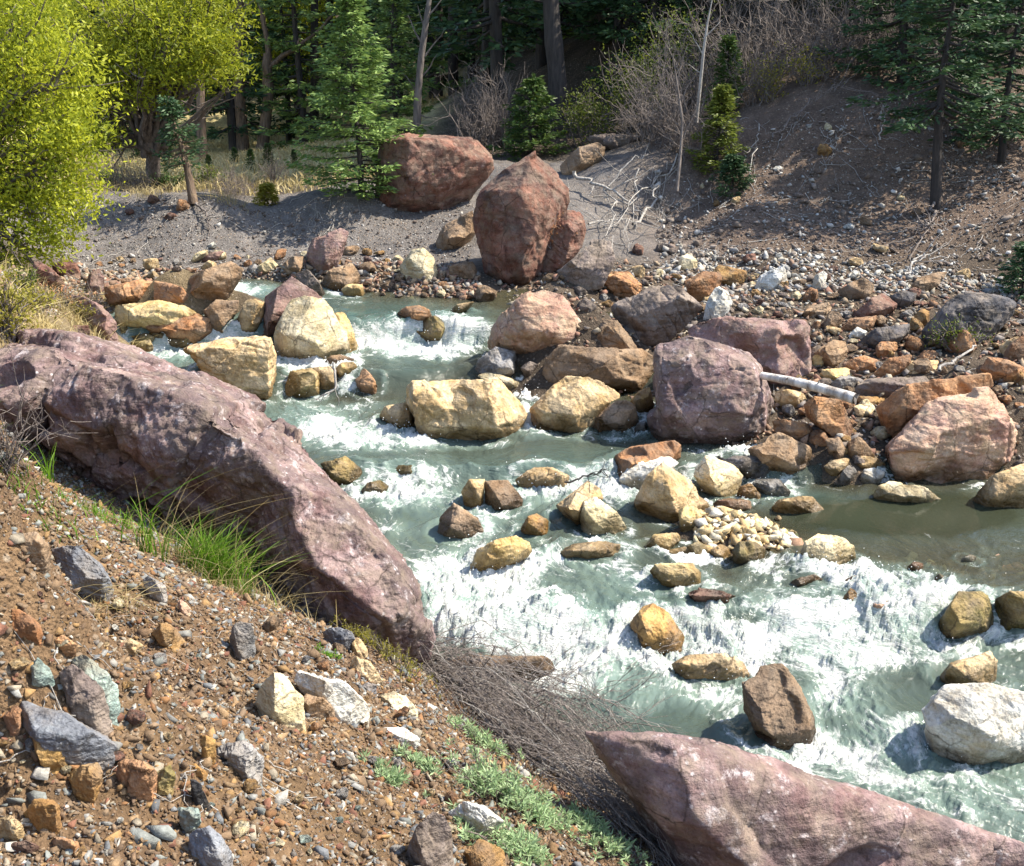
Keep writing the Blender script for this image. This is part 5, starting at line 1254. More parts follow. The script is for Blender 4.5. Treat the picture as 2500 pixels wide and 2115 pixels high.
# leaning dark juniper on the far bank
p, h = tall(393, 415, 200)
o = conifer_thing(p, 'dark juniper leaning out from the cut far bank', h=h, rad=.42, seed=12, mat='fir', dens=1.6, tuft=.06, bare=.42, droop=.5, trunk_r=.075, bark='brown', name='juniper_tree', cat='juniper tree'); o.rotation_euler = (0, -.16, 0)
# seedlings of the meadow
seed_t = None
for k, (u, v, w, lab) in enumerate(((548,340,46,'single dark seedling on the meadow edge'), (512,345,40,'seedling beside the single dark one'), (478,335,34,'seedling in the dry grass by the old trunks'), (600,335,30,'seedling in the pale grass near the spruce'),
                                    (345,340,60,'green seedling by the leaning juniper'), (290,330,70,'dark seedling in front of the cottonwood'), (425,350,34,'low seedling between juniper and meadow'))):
    p, h = tall(u, v, v - w)
    if seed_t is None: seed_t = conifer_thing(p, lab, h=1.0, rad=.3, seed=20, mat='green', dens=1.2, tuft=.07, bare=.0, name='conifer_seedling', cat='seedling', group='seedlings on the meadow'); seed_t.scale = (h,) * 3
    else: copy_thing(seed_t, p, h, label=lab)
p, h = tall(545, 415, 380); conifer_thing(p, 'yellow green seedling on the crest of the spoil heap', h=h, rad=.2, seed=22, mat='yellow', dens=2, tuft=.05, bare=0, name='conifer_seedling', cat='seedling', group='seedlings on the meadow')
p, h = tall(928, 402, 368); conifer_thing(p, 'little green sapling between the two red boulders', h=h, rad=.2, seed=23, mat='green', dens=2, tuft=.05, bare=0, name='conifer_seedling', cat='seedling', group='seedlings on the meadow')

# the dark forest behind
FP = []
for k, (hh, rd, mt, dn, br) in enumerate([(9.0, 1.7, 'fir', .75, .10), (10.0, 1.5, 'fir', .7, .22), (8.0, 1.6, 'spruce', .7, .05), (9.5, 1.8, 'fir', .7, .15)]):
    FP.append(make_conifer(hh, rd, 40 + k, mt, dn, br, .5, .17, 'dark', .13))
FOREST = None
_ftree = []
def forest_tree(k, loc, s, label, group):
    t, c = FP[k]
    o = thing('forest_conifer', loc, label, 'conifer tree', group)
    o.scale = (s, s, s * rng.uniform(.95, 1.2)); o.rotation_euler = (0, 0, rng.uniform(0, 6.28))
    link('trunk', t, parent=o); link('crown', c, parent=o)
rf = np.random.default_rng(77)
spots = []
def try_spot(x, y, dmin):
    if all((x - a) ** 2 + (y - b) ** 2 > dmin ** 2 for a, b in spots): spots.append((x, y)); return True
for (x0, x1, y0, y1, n, dmin) in ((-.6, 3.2, 22, 30, 13, 1.5), (3.2, 10, 22.5, 31, 12, 1.6), (-2, 16, 31, 46, 34, 2.0), (-22, -2, 45, 56, 40, 1.9), (-3.0, -1.2, 30, 42, 5, 2.0), (-13, -3.5, 33, 43, 9, 2.2)):
    m = 0
    for _ in range(900):
        if m >= n: break
        x, y = rf.uniform(x0, x1), rf.uniform(y0, y1)
        if try_spot(x, y, dmin):
            m += 1
            z = float(ground_smooth(x, y))
            kk = int(rf.integers(4))
            side = 'dark conifer in the shaded forest above the scree and red boulders' if x > -2 else 'dark conifer in the forest edge beyond the meadow'
            forest_tree(kk, (x, y, z - .1), rf.uniform(.75, 1.25), side, 'conifers of the shaded hillside forest' if x > -2 else 'conifers beyond the meadow')

# ---- old trunks and snags
def trunk_thing(name, label, cat, pts, radii, bark='brown', limbs=(), group=None, sides=9):
    P = np.array(pts, float)
    o = thing(name, P[0], label, cat, group)
    t = np.linspace(0, 1, len(P)); tt = np.linspace(0, 1, 24)
    Q = np.stack([np.interp(tt, t, P[:, k]) for k in range(3)], 1)
    Q = np.concatenate([Q[:1], (Q[:-2] + 2 * Q[1:-1] + Q[2:]) / 4, Q[-1:]])
    Rr = np.interp(tt, t, radii) * (1 + .10 * noise(Q * 2.5))
    V, Fq = tubes([(Q - P[0], Rr)], sides)
    link('trunk', new_mesh('trunk', V, Fq, BK[bark]), parent=o)
    if limbs:
        V, Fq = tubes([(np.asarray(a) - P[0], b) for a, b in limbs], 5)
        link('limbs', new_mesh('limbs', V, Fq, BK[bark]), parent=o)
    return o
def up(u, v, y): return at_y(u * K, v * K, y)
r_ = np.random.default_rng(5)
Y0 = foot(535, 316)[1]
trunk_thing('old_tree', 'thick curved grey brown trunk forking high at the meadow edge', 'tree', [up(532,318,Y0), up(540,250,Y0), up(547,190,Y0), up(543,140,Y0), up(545,110,Y0)], [.20,.17,.16,.16,.13],
            limbs=[(wander(up(545,140,Y0), up(640,70,Y0), 7, .05, r_), np.linspace(.09,.04,7)), (wander(up(545,120,Y0), up(520,-40,Y0), 7, .05, r_), np.linspace(.10,.06,7)), (wander(up(640,70,Y0), up(720,-20,Y0), 6, .05, r_), np.linspace(.05,.02,6))], group='old trunks at the meadow')
Y0 = foot(492, 316)[1]
trunk_thing('old_tree', 'straight pale barked trunk next to the curved one', 'tree', [up(495,320,Y0), up(492,250,Y0), up(486,180,Y0), up(484,100,Y0), up(490,-40,Y0)], [.20,.17,.16,.14,.12], group='old trunks at the meadow')
Y0 = foot(412, 332)[1]
trunk_thing('old_tree', 'thin dark straight trunk under the cottonwood crown', 'tree', [up(414,335,Y0), up(410,260,Y0), up(408,190,Y0), up(406,100,Y0)], [.11,.10,.095,.08], group='old trunks at the meadow')
trunk_thing('dead_snag', 'slim dead snag with bare twigs leaning behind the square red boulder', 'dead tree', [up(848,300,20.5), up(850,200,20.5), up(857,120,20.5), up(868,40,20.5), up(880,-40,20.5)], [.075,.07,.06,.05,.03], bark='grey',
            limbs=[(wander(up(*a, 20.5), up(*b, 20.5), 6, .08, r_), np.linspace(.022, .004, 6)) for a, b in (((850,190),(820,150)), ((857,120),(905,60)), ((862,90),(830,30)), ((868,40),(905,-10)), ((853,160),(890,110)), ((866,60),(850,10)), ((848,230),(880,240)))])
trunk_thing('old_tree', 'broad dark trunk rising in the shaded forest', 'tree', [up(1140,250,20.8), up(1135,160,20.8), up(1125,60,20.8), up(1118,-60,20.8)], [.19,.17,.155,.14], bark='dark', group='old trunks at the meadow')
for k, (u, a) in enumerate(((640, 0), (660, 6), (610, -4), (775, 3))):
    Y0 = 36 + 2 * k
    trunk_thing('slender_tree', ['thin dark trunk in the gap by the spruce', 'second thin trunk leaning in the gap by the spruce', 'thin trunk between the curved trunk and the gap', 'dark trunk directly behind the spruce top'][k], 'tree', [up(u,318,Y0), up(u+a,180,Y0), up(u+2*a,-40,Y0)], [.16,.14,.11], bark='dark', group='thin trunks in the gap')

# ---- broadleaf trees: trunk, limbs, leaf clusters
def broadleaf(label, base, blobs, nclus, nleaf, ll, lw, seed, mat='cotton', tr=.12, name='cottonwood_tree', cat='cottonwood tree', spread=.13, bark='grey', group=None, nl=26):
    r = np.random.default_rng(seed)
    base = np.array(base, float)
    B = []
    for u, v, y, ru, rv in blobs:
        c = up(u, v, y); B.append((c, ru * K / F_PX * y, rv * K / F_PX * y))
    wts = np.array([b[1] * b[2] for b in B]); wts /= wts.sum()
    idx = r.choice(len(B), nclus, p=wts)
    d = r.normal(size=(nclus, 3)); d /= np.linalg.norm(d, axis=1)[:, None]
    rad = r.uniform(.25, 1, nclus) ** .45
    C = np.array([B[i][0] + d[k] * rad[k] * np.array([B[i][1], .8 * B[i][1], B[i][2]]) for k, i in enumerate(idx)])
    o = thing(name, base, label, cat, group)
    lines = []
    tips = C[r.choice(nclus, min(nclus, nl), replace=False)]
    top = np.mean([b[0] for b in B], 0); fork = base + (top - base) * .35
    trunk = wander(base - np.array([0, 0, .1]), fork, 7, .05, r)
    lines.append((trunk, np.linspace(tr, tr * .75, 7)))
    for t in tips:
        Lm = wander(fork + r.normal(size=3) * .05, t, 9, .09, r)
        lines.append((Lm, np.linspace(tr * .38, .006, 9)))
        for _ in range(4):
            a = Lm[r.integers(3, 8)]
            e = a + (t - fork) * r.uniform(.12, .35) + r.normal(size=3) * .28
            lines.append((wander(a, e, 5, .1, r), np.linspace(tr * .10, .003, 5)))
    V, Fq = tubes(lines, 5)
    link('trunk', new_mesh('trunk', V - base, Fq, BK[bark]), parent=o)
    P = np.repeat(C, nleaf, 0) + r.normal(size=(nclus * nleaf, 3)) * spread * np.array([1.2, 1.0, .7])
    V, Fq = leaves(P - base, ll, lw, r, up=.6)
    ct = np.repeat(r.uniform(0, .75, nclus), nleaf) + r.uniform(0, .25, nclus * nleaf)
    link('crown', leaf_mesh('crown', V, Fq, L[mat], r, ct), parent=o)
    return o
broadleaf('yellow green cottonwood hanging over the near shore at the frame edge', (-7.2, 13.2, float(ground_smooth(-7.2, 13.2))),
          [(20,60,13,120,110),(110,180,12.6,90,110),(60,330,12.6,110,120),(150,300,12.3,60,70),(40,460,12.3,95,95),(150,400,12.2,45,50),(-60,250,13,150,200),(110,470,12.1,45,35)], 740, 38, .070, .025, 61, tr=.16, nl=64, group='cottonwoods at the meadow')
broadleaf('sunlit cottonwood crown spreading over the meadow', (-6.2, 19.5, float(ground_smooth(-6.2, 19.5))),
          [(220,40,18,120,80),(340,90,17.5,110,75),(440,120,17.2,60,55),(400,20,17.8,90,60),(250,150,18,80,50),(180,240,18.4,60,70),(300,190,17.6,40,25)], 540, 36, .085, .031, 62, tr=.15, nl=56, group='cottonwoods at the meadow')
for k, (x, y, lab, s) in enumerate(((-13.5, 33, 'yellow green aspen glowing behind the leaning juniper', 1), (-9.6, 35, 'yellow green aspen behind the old pale trunk', 1.0), (-17, 34, 'yellow green aspen deep behind the frame edge cottonwood', 1.1), (-7.3, 39, 'sunlit aspen in the gap between trunks and spruce', 1.0))):
    z = float(ground_smooth(x, y))
    u, v = project(np.array([x, y, z + 4.0])) / K
    broadleaf(lab, (x, y, z), [(u, v, y, 75, 90), (u + 30, v - 80, y, 70, 80), (u - 40, v + 40, y, 60, 60), (u + 10, v + 110, y, 50, 50)], 260, 24, .17, .08, 70 + k, tr=.10, name='aspen_tree', cat='aspen tree', spread=.3, group='aspens beyond the meadow')

# ---- bushes and bare brush
def bush(label, u, v, wpx, hpx, mat, seed, n=1500, ll=.05, name='leafy_bush', y=None, stems=14, stem_bark='twig', group='leafy bushes'):
    r = np.random.default_rng(seed)
    p = foot(u, v) if y is None else up(u, v, y)
    w, h = wpx * K / F_PX * p[1] * .5, hpx * K / F_PX * p[1]
    o = thing(name, p, label, 'bush', group)
    lines, tip = [], []
    for _ in range(stems):
        e = np.array([r.normal() * .55 * w, r.normal() * .4 * w, h * r.uniform(.55, 1.05)])
        S_ = wander(np.array([r.normal() * .12 * w, r.normal() * .12 * w, -.03]), e, 7, .1, r)
        lines.append((S_, np.linspace(.012, .003, 7)))
        for _ in range(4):
            a = S_[r.integers(2, 6)]
            q = wander(a, a + (e - a) * .7 + r.normal(size=3) * .22 * h, 5, .1, r)
            lines.append((q, np.linspace(.006, .002, 5))); tip.append(q[2:])
    V, Fq = tubes(lines, 4)
    link('stems', new_mesh('stems', V, Fq, BK[stem_bark]), parent=o)
    if n:
        T = np.concatenate(tip)
        P = T[r.integers(len(T), size=n)] + r.normal(size=(n, 3)) * .10 * h
        V, Fq = leaves(P, ll, ll * .45, r, up=.5)
        link('foliage', leaf_mesh('foliage', V, Fq, L[mat], r), parent=o)
    return o
for k, a in enumerate((('green weed clump in the middle of the near shore slope', 165, 650, 60, 34, 'yellow', 95, 500, .028, 'leafy_bush'), ('brown leafless shrub on the near shore slope', 195, 640, 60, 50, 'orange', 96, 120, .028, 'leafy_bush'), ('low grey green shrub at the top of the near shore slope', 55, 600, 90, 44, 'bush', 97, 700, .03, 'leafy_bush'), ('olive green bush at the forest foot behind the fir', 1205, 300, 110, 110, 'bush', 80, 1600, .06, 'leafy_bush', 19.6), ('sunny green bush above the capping slab', 1290, 250, 120, 120, 'bush', 81, 1700, .06, 'leafy_bush', 19.5),
                       ('tall green bush in the dim brush', 1360, 200, 130, 140, 'bush', 82, 1500, .06, 'leafy_bush', 20.2), ('yellowish bush above the scree crest', 1560, 215, 90, 80, 'yellow', 83, 700, .05, 'leafy_bush', 18.2),
                       ('thin yellowish bush next to the crest roots', 1640, 185, 80, 70, 'yellow', 84, 450, .05, 'leafy_bush', 18.4), ('light green bush high on the hillside', 1710, 60, 130, 90, 'bush', 85, 1300, .06, 'leafy_bush', 20.5),
                       ('willow sprig in front of the very large dark grey boulder', 1960, 715, 110, 60, 'bush', 86, 420, .035, 'leafy_bush'), ('small green bush at the near shore frame edge', 15, 690, 110, 120, 'yellow', 87, 1500, .035, 'leafy_bush'),
                       ('low yellowish bush on the near shore slope', 70, 640, 90, 50, 'yellow', 88, 600, .03, 'leafy_bush'), ('rusty brown weed patch on the near shore slope', 125, 625, 80, 40, 'orange', 89, 260, .03, 'leafy_bush'),
                       ('green undergrowth bush at the crest of the far bank', 330, 385, 90, 34, 'green', 91, 700, .05, 'leafy_bush'), ('second green bush farther along the far bank crest', 430, 380, 80, 34, 'bush', 92, 600, .05, 'leafy_bush'), ('green bush near the cottonwood on the far bank crest', 235, 385, 80, 30, 'bush', 93, 600, .05, 'leafy_bush'),
                       ('dead orange sprig growing in the cleft of the red boulder', 1118, 500, 70, 60, 'orange', 94, 420, .04, 'leafy_bush', 13.6))):
    bush(*a[:8], ll=a[8], name=a[9], y=a[10] if len(a) > 10 else None)
def make_brush(seed, h=1.5, w=.9, n=26):
    r = np.random.default_rng(seed)
    lines = []
    def grow(a, d, ln, rad, lev):
        e = a + d * ln
        q = wander(a, e, 6, .09, r); lines.append((q, np.linspace(rad, rad * .45, 6)))
        if lev:
            for _ in range(int(r.integers(3, 6))):
                b = q[r.integers(1, 6)]
                d2 = d + r.normal(size=3) * .55; d2 /= np.linalg.norm(d2)
                grow(b, d2, ln * r.uniform(.35, .65), rad * .55, lev - 1)
    for _ in range(n):
        d = np.array([r.normal() * w * .5, r.normal() * w * .5, 1.0]); d /= np.linalg.norm(d)
        grow(np.array([r.normal() * .2 * w, r.normal() * .2 * w, -.05]), d, h * r.uniform(.4, .75), .012, 2)
    V, Fq = tubes(lines, 3)
    return new_mesh('bare_brush', V, Fq, BK['twig'])
BP = [make_brush(100 + k) for k in range(4)]
rb = np.random.default_rng(31)
for k, (u, v, y, s) in enumerate(((985,300,20.2,.9),(960,220,21,1.0),(1010,250,20.6,1.0),(1330,300,17.6,.9),(1390,330,17.2,.8),(1345,250,18.6,1.1),(1420,180,19.5,1.2),(1530,170,19.2,1.2),(1600,140,19.6,1.2),(1660,100,20,1.2),(1500,90,21.5,1.3),
                                  (1740,130,19.3,1.0),(1800,160,19,1.0),(1800,60,21,1.1),(1860,120,20,1.0),(1940,150,19.3,1.0),(2020,120,19.8,1.1),(1900,30,21.5,1.3),(1540,210,18.3,.7),(1680,170,18.6,.8),(250,395,17.2,.45),(290,392,17.4,.4),(470,398,17.2,.4),(560,370,20,.4),(480,372,19,.4))):
    p = up(u, v, y); p[2] = float(ground_smooth(p[0], p[1]))
    far = v < 345 and u > 900
    o = link('bare_brush', BP[k % 4], p, label='tangled leafless grey brush on the hillside above the scree' if far else 'short leafless grey brush on the crest of the far bank', cat='bush', group='leafless brush on the hillside' if far else 'leafless brush on the far bank')
    o.scale = (s, s, s * rb.uniform(.85, 1.15)); o.rotation_euler = (0, 0, rb.uniform(0, 6.28))
# pale slender bare saplings
trunk_thing('bare_sapling', 'slender white leafless sapling rising beside the lime fir', 'sapling', [up(1418,250,17.3), up(1425,180,17.3), up(1432,110,17.3), up(1440,50,17.3), up(1450,0,17.3)], [.03,.028,.024,.018,.008], bark='dead', sides=6,
            limbs=[(wander(up(*a, 17.3), up(*b, 17.3), 5, .08, r_), np.linspace(.010, .003, 5)) for a, b in (((1432,110),(1400,60)), ((1436,80),(1470,40)), ((1428,150),(1400,130)))])
trunk_thing('bare_sapling', 'thin grey sapling with bare twigs at the scree edge', 'sapling', [up(1378,390,16.2), up(1385,320,16.3), up(1390,250,16.4), up(1380,180,16.4), up(1370,110,16.4)], [.026,.024,.020,.014,.006], bark='twig', sides=6,
            limbs=[(wander(up(*a, 16.4), up(*b, 16.4), 5, .08, r_), np.linspace(.010, .003, 5)) for a, b in (((1388,280),(1430,200)), ((1388,260),(1330,200)), ((1384,220),(1420,150)), ((1380,190),(1340,120)), ((1386,300),(1340,270)), ((1375,140),(1350,80)), ((1376,150),(1400,90)))])

# ---- driftwood, roots and the log
def branch(name, label, cat, pts, r0, r1, bark='dead', twigs=0, seed=1, group=None, tw=.3):
    r = np.random.default_rng(seed)
    P = np.array(pts, float)
    t = np.linspace(0, 1, len(P)); tt = np.linspace(0, 1, 14)
    Q = np.stack([np.interp(tt, t, P[:, k]) for k in range(3)], 1)
    ln = np.linalg.norm(P[-1] - P[0])
    Q += .02 * ln * r.normal(size=Q.shape)
    r0, r1 = r0 * .75, r1 * .75
    lines = [(Q - P[0], np.linspace(r0, r1, 14))]
    for _ in range(twigs):
        a = Q[r.integers(2, 13)]
        e = a + (P[-1] - P[0]) / ln * ln * tw * r.uniform(.3, 1) + r.normal(size=3) * ln * .16
        lines.append((wander(a, e, 6, .1, r) - P[0], np.linspace(r0 * .4, .002, 6)))
    V, Fq = tubes(lines, 6)
    return link(name, new_mesh(name, V, Fq, BK[bark]), P[0], label=label, cat=cat, group=group)
def onland(u, v, lift=.04):
    p = foot(u, v); p = p + np.array([0, -.02, lift]); return p
DW = 'dead branches below the scree'
branch('dead_branch', 'thick pale dead branch poking out from the pointed red boulder', 'branch', [onland(1160,385,.25), onland(1230,410,.2), onland(1310,450,.12)], .04, .02, twigs=7, seed=3, group=DW)
branch('dead_branch', 'curved pale branch arching over the driftwood tangle', 'branch', [onland(1290,470,.05), onland(1325,450,.25), onland(1335,400,.2), onland(1318,385,.15)], .028, .010, twigs=6, seed=4, group=DW)
branch('dead_branch', 'long thin branch lying along the foot of the tangle', 'branch', [onland(1200,470,.1), onland(1270,465,.15), onland(1350,480,.08)], .02, .006, twigs=10, seed=5, group=DW)
branch('dead_branch', 'slanting thin branch crossing the tangle downhill', 'branch', [onland(1390,330,.1), onland(1320,400,.15), onland(1230,500,.1)], .02, .006, twigs=10, seed=6, group=DW)
branch('dead_branch', 'thin twiggy branch hanging toward the scree foot', 'branch', [onland(1300,370,.2), onland(1290,440,.2), onland(1280,520,.1)], .016, .004, twigs=9, seed=7, group=DW)
branch('dead_branch', 'crooked twig in front of the tangle', 'branch', [onland(1240,420,.2), onland(1250,470,.25), onland(1225,540,.1)], .015, .004, twigs=8, seed=8, group=DW)
branch('dead_branch', 'short grey branch leaning on the capping slab', 'branch', [onland(1240,390,.1), onland(1290,350,.2), onland(1320,330,.1)], .02, .01, twigs=3, seed=9, group=DW)
RT = 'roots trailing down the scree'
branch('dry_root', 'pale root hanging from the lime fir down the scree', 'root', [onland(1400,280,.1), onland(1395,330,.15), onland(1365,400,.08)], .02, .008, twigs=7, seed=11, group=RT, bark='twig')
branch('dry_root', 'thin pale root running down beside the dark low fir', 'root', [onland(1545,270,.1), onland(1530,340,.12), onland(1528,400,.08)], .014, .005, twigs=7, seed=12, group=RT)
branch('dry_root', 'root fan reaching up the crest of the scree', 'root', [onland(1560,300,.1), onland(1640,240,.2), onland(1720,190,.2)], .02, .006, twigs=14, seed=13, group=RT, bark='twig')
branch('dry_root', 'broken root tuft sticking from the upper scree', 'root', [onland(1790,290,.05), onland(1800,270,.25), onland(1790,262,.3)], .015, .004, twigs=9, seed=14, group=RT)
branch('dry_root', 'roots spilling below the dark overhanging conifer', 'root', [onland(1905,430,.1), onland(1890,470,.15), onland(1850,530,.08)], .03, .006, twigs=14, seed=15, group=RT, bark='twig')
branch('dry_root', 'gnarled grey root above the very large dark boulder', 'root', [onland(1840,580,.1), onland(1865,555,.2), onland(1940,545,.12)], .02, .008, twigs=8, seed=16, group=RT)
branch('dry_root', 'roots dangling from the cut far bank under the juniper', 'root', [onland(400,420,.05), onland(420,450,.12), onland(430,475,.06)], .025, .006, twigs=12, seed=17, group=RT, bark='twig')
branch('dead_branch', 'pale pole lying against the great salmon boulder', 'branch', [onland(1905,810,.25), onland(1945,770,.2), onland(1985,735,.15)], .02, .013, seed=18, group=DW)
branch('dead_branch', 'root like driftwood caught beside the grooved block', 'branch', [up(680,740,9.05), up(683,790,8.95), up(640,815,8.9)], .018, .006, twigs=6, seed=19, group=DW)
branch('dead_branch', 'dark twigs caught in the water above the tan pyramid', 'branch', [up(1150,985,7.15) , up(1200,965,7.2), up(1245,955,7.2)], .010, .004, twigs=8, seed=20, group=DW, bark='dark')
def twig_litter():
    r = np.random.default_rng(66); ln = []
    for (u0, u1, v0, v1, n) in ((1340, 2085, 240, 560, 150), (1150, 1500, 380, 560, 60), (1300, 2085, 560, 860, 45), (150, 760, 395, 560, 70), (40, 700, 1200, 1700, 30)):
        for _ in range(n):
            p = foot(r.uniform(u0, u1), r.uniform(v0, v1)); L_ = (.10 + .02 * p[1]) * r.uniform(.3, 1.5); a = r.uniform(0, 6.28)
            t = np.linspace(-.5, .5, 6)
            x, y = p[0] + L_ * t * math.cos(a) + .05 * L_ * r.normal(size=6), p[1] + L_ * t * math.sin(a) + .05 * L_ * r.normal(size=6)
            if (water_z(x, y) > ground_smooth(x, y)).any(): continue
            z = ground_z(x, y) + .012 + .12 * L_ * np.maximum(t, 0) * r.uniform(0, 2)
            w = r.uniform(.0018, .0042) * (.4 + .08 * p[1])
            ln.append((np.stack([x, y, z], 1), np.linspace(w, w * .4, 6)))
    V, Fq = tubes(ln, 4)
    link('twig_litter', new_mesh('twig_litter', V, Fq, BK['dead']), kind='stuff', label='small dead twigs littering the slopes and the bar', cat='twigs')
twig_litter()
def log():
    a, b = zp('F', [(600, 735), (1128, 868)])
    p, q = at_y(a[0], a[1], 9.35), at_y(b[0], b[1], 8.75)
    r = np.random.default_rng(9)
    t = np.linspace(0, 1, 26)[:, None]
    Q = p + (q - p) * t; Q[:, 2] += .02 * np.sin(t[:, 0] * 3)
    R_ = np.interp(t[:, 0], [0, 1], [.033, .047]) * (1 + .03 * noise(Q * 3))
    V, Fq = tubes([(Q - p, R_)], 14)
    o = thing('fallen_log', p, 'white peeled log lying across the rocks beside the huge purple boulder', 'log')
    V[-14:] = V[-14:]
    link('peeled_stem', new_mesh('peeled_stem', V, Fq, BK['white']), parent=o)
    stubs = []
    for f_, a_ in ((.25, .5), (.42, 2.2), (.6, 1.2), (.78, 2.8)):
        b_ = (q - p) * f_; d_ = np.array([.1, -math.cos(a_), math.sin(a_)])
        stubs.append((np.array([b_, b_ + d_ * .05, b_ + d_ * r.uniform(.06, .11)]), [.010, .008, .005]))
    SV, SF = tubes(stubs, 6)
    link('branch_stubs', new_mesh('branch_stubs', SV, SF, BK['dead']), parent=o)
    e = V[-14:] + r.uniform(-.03, .03, (14, 1)) * (q - p) / np.linalg.norm(q - p); c = V[-14:].mean(0)
    W = np.concatenate([e, [c + (q - p) / np.linalg.norm(q - p) * .02]])
    F3 = np.array([[i, (i + 1) % 14, 14] for i in range(14)])
    link('cut_end', new_mesh('cut_end', W, F3, BK['twig']), parent=o)
log()

# ---- near bank plants
def blades(P, H_, lean, wd, r, seg=5):
    """curved grass blades: base points, heights, lean vectors"""
    n = len(P); t = np.linspace(0, 1, seg)
    ctr = P[:, None] + np.array([0, 0, 1.0])[None, None] * (H_[:, None] * (t - .30 * t ** 2))[..., None] + lean[:, None] * (t ** 2)[None, :, None]
    s = np.cross(lean + 1e-4, [0, 0, 1.0]); s /= np.linalg.norm(s, axis=1)[:, None] + 1e-9
    s = s + .5 * r.normal(size=s.shape); s /= np.linalg.norm(s, axis=1)[:, None]
    w = wd[:, None] * (1 - t ** 2 * .93)[None]
    V = np.stack([ctr - s[:, None] * w[..., None] * .5, ctr + s[:, None] * w[..., None] * .5], 2).reshape(-1, 3)
    i = (np.arange(n)[:, None] * seg * 2 + np.arange(seg - 1)[None] * 2)
    return V, np.stack([i, i + 1, i + 3, i + 2], -1).reshape(-1, 4), seg * 2
def grass_thing(name, label, u, v, n, h, spread, lean, mat, seed, wd=.006, bias=(0, 0, 0), group='grass on the near bank', seg=6):
    r = np.random.default_rng(seed)
    p = foot(u, v)
    a = r.normal(size=(n, 2)) * np.array(spread)
    x, y = p[0] + a[:, 0], p[1] + a[:, 1]
    P = np.stack([x, y, ground_z(x, y) - .01], 1) - p
    H_ = h * r.uniform(.4, 1.1, n)
    l = (r.normal(size=(n, 3)) * np.array([1, 1, .1]) * lean + np.array(bias)) * H_[:, None]
    V, Fq, m = blades(P, H_, l, wd * r.uniform(.6, 1.3, n), r, seg)
    me = new_mesh(name, V, Fq, L[mat]); set_attr(me, 'tint', np.repeat(r.uniform(size=n), m))
    return link(name, me, p, label=label, cat='grass', group=group)
grass_thing('grass_tuft', 'thick fresh green grass tuft in front of the great boulder', 440, 1180, 560, .37, (.085, .06), .36, 'grass', 1, .0075, (.16, 0, 0))
grass_thing('grass_tuft', 'tall sparse green blades standing near the shaded rock base', 100, 985, 16, .38, (.012, .012), .3, 'grass', 2, .008)
grass_thing('grass_tuft', 'lone tall green blades at the edge of the thick tuft', 300, 1130, 30, .48, (.05, .03), .3, 'grass', 3, .008)
grass_thing('grass_tuft', 'dull green short grass along the shaded rock base', 220, 1060, 380, .13, (.26, .10), .5, 'grass', 4, .005)
grass_thing('grass_tuft', 'dull green tuft at the frame edge under the rock', 40, 985, 220, .12, (.14, .07), .5, 'grass', 5, .005)
grass_thing('grass_tuft', 'long straw coloured stalks arching across the great boulder', 400, 1165, 130, .50, (.20, .09), .75, 'straw', 6, .0032, (.5, 0, .1), seg=9)
grass_thing('grass_tuft', 'straw tangle around the foot of the green tuft', 470, 1200, 330, .20, (.22, .09), .9, 'straw', 7, .003)
grass_thing('grass_tuft', 'dry pale grass trailing over the half buried boulder', 200, 1230, 90, .22, (.07, .05), 1.0, 'straw', 8, .0025, (.4, -.2, -.4))
def sage(label, u, v, wpx, n, seed, ll=.036, mat='sage', name='sage_plant', hfac=.8):
    r = np.random.default_rng(seed)
    p = foot(u, v); w = wpx * K / F_PX * p[1] * .62; n = int(n * 2.2)
    C = r.normal(size=(n, 2)) * w * .55
    x, y = p[0] + C[:, 0], p[1] + C[:, 1]
    hh = r.uniform(.3, 1.0, n) * w * hfac
    tops = np.stack([x, y, ground_z(x, y) + hh], 1) - p
    bots = np.stack([x * .6 + p[0] * .4, y * .6 + p[1] * .4, ground_z(x, y) - .01], 1) - p
    V1, F1 = tubes([(np.stack([b, (a + b) / 2 + r.normal(size=3) * .006, a]), [.003, .0025, .0015]) for a, b in zip(tops, bots)], 3)
    o = thing(name, p, label, 'plant', 'green plants among the gravel')
    link('stems', new_mesh('stems', V1, F1, BK['twig']), parent=o)
    m = 15
    P = np.repeat(tops, m, 0) - np.array([0, 0, 1]) * r.uniform(0, .8, (n * m, 1)) * np.repeat(hh, m)[:, None] * .7
    D = r.normal(size=(n * m, 3)) * np.array([1, 1, .3]) + np.array([0, 0, .75])
    V, Fq = leaves(P, ll * np.repeat(r.uniform(.55, 1.25, n), m), ll * .2, r, up=.8, D=D)
    link('foliage', leaf_mesh('foliage', V, Fq, L[mat], r), parent=o)
for a in (('silvery sage sprig on the gravel above the green patch', 850,1555,60,14,201), ('sage sprig growing against the dead brush', 985,1525,90,26,202), ('wide sage patch along the lower edge of the dead brush', 1010,1620,150,60,203), ('sage clump below the wide sage patch', 1090,1670,110,40,204),
          ('sage sprig on the pale grey stone', 960,1700,70,16,205), ('sage clump at the bottom edge under the brush', 1060,1745,130,40,206), ('sage sprig close to the lower corner boulder', 1190,1690,80,22,207), ('dark sage sprig at the bottom beside the corner boulder', 1240,1740,110,26,208), ('small yellow flowered plant on the gravel', 800,1590,60,14,209)):
    sage(*a)
sage('light green weeds at the foot of the great boulder', 740,1310,90,30,211, ll=.022, mat='yellow'); sage('pale weeds between the boulder foot and the brush', 800,1350,110,40,212, ll=.02, mat='yellow'); sage('tiny green plant among the white stones', 665,1335,40,10,213, ll=.02, mat='grass')
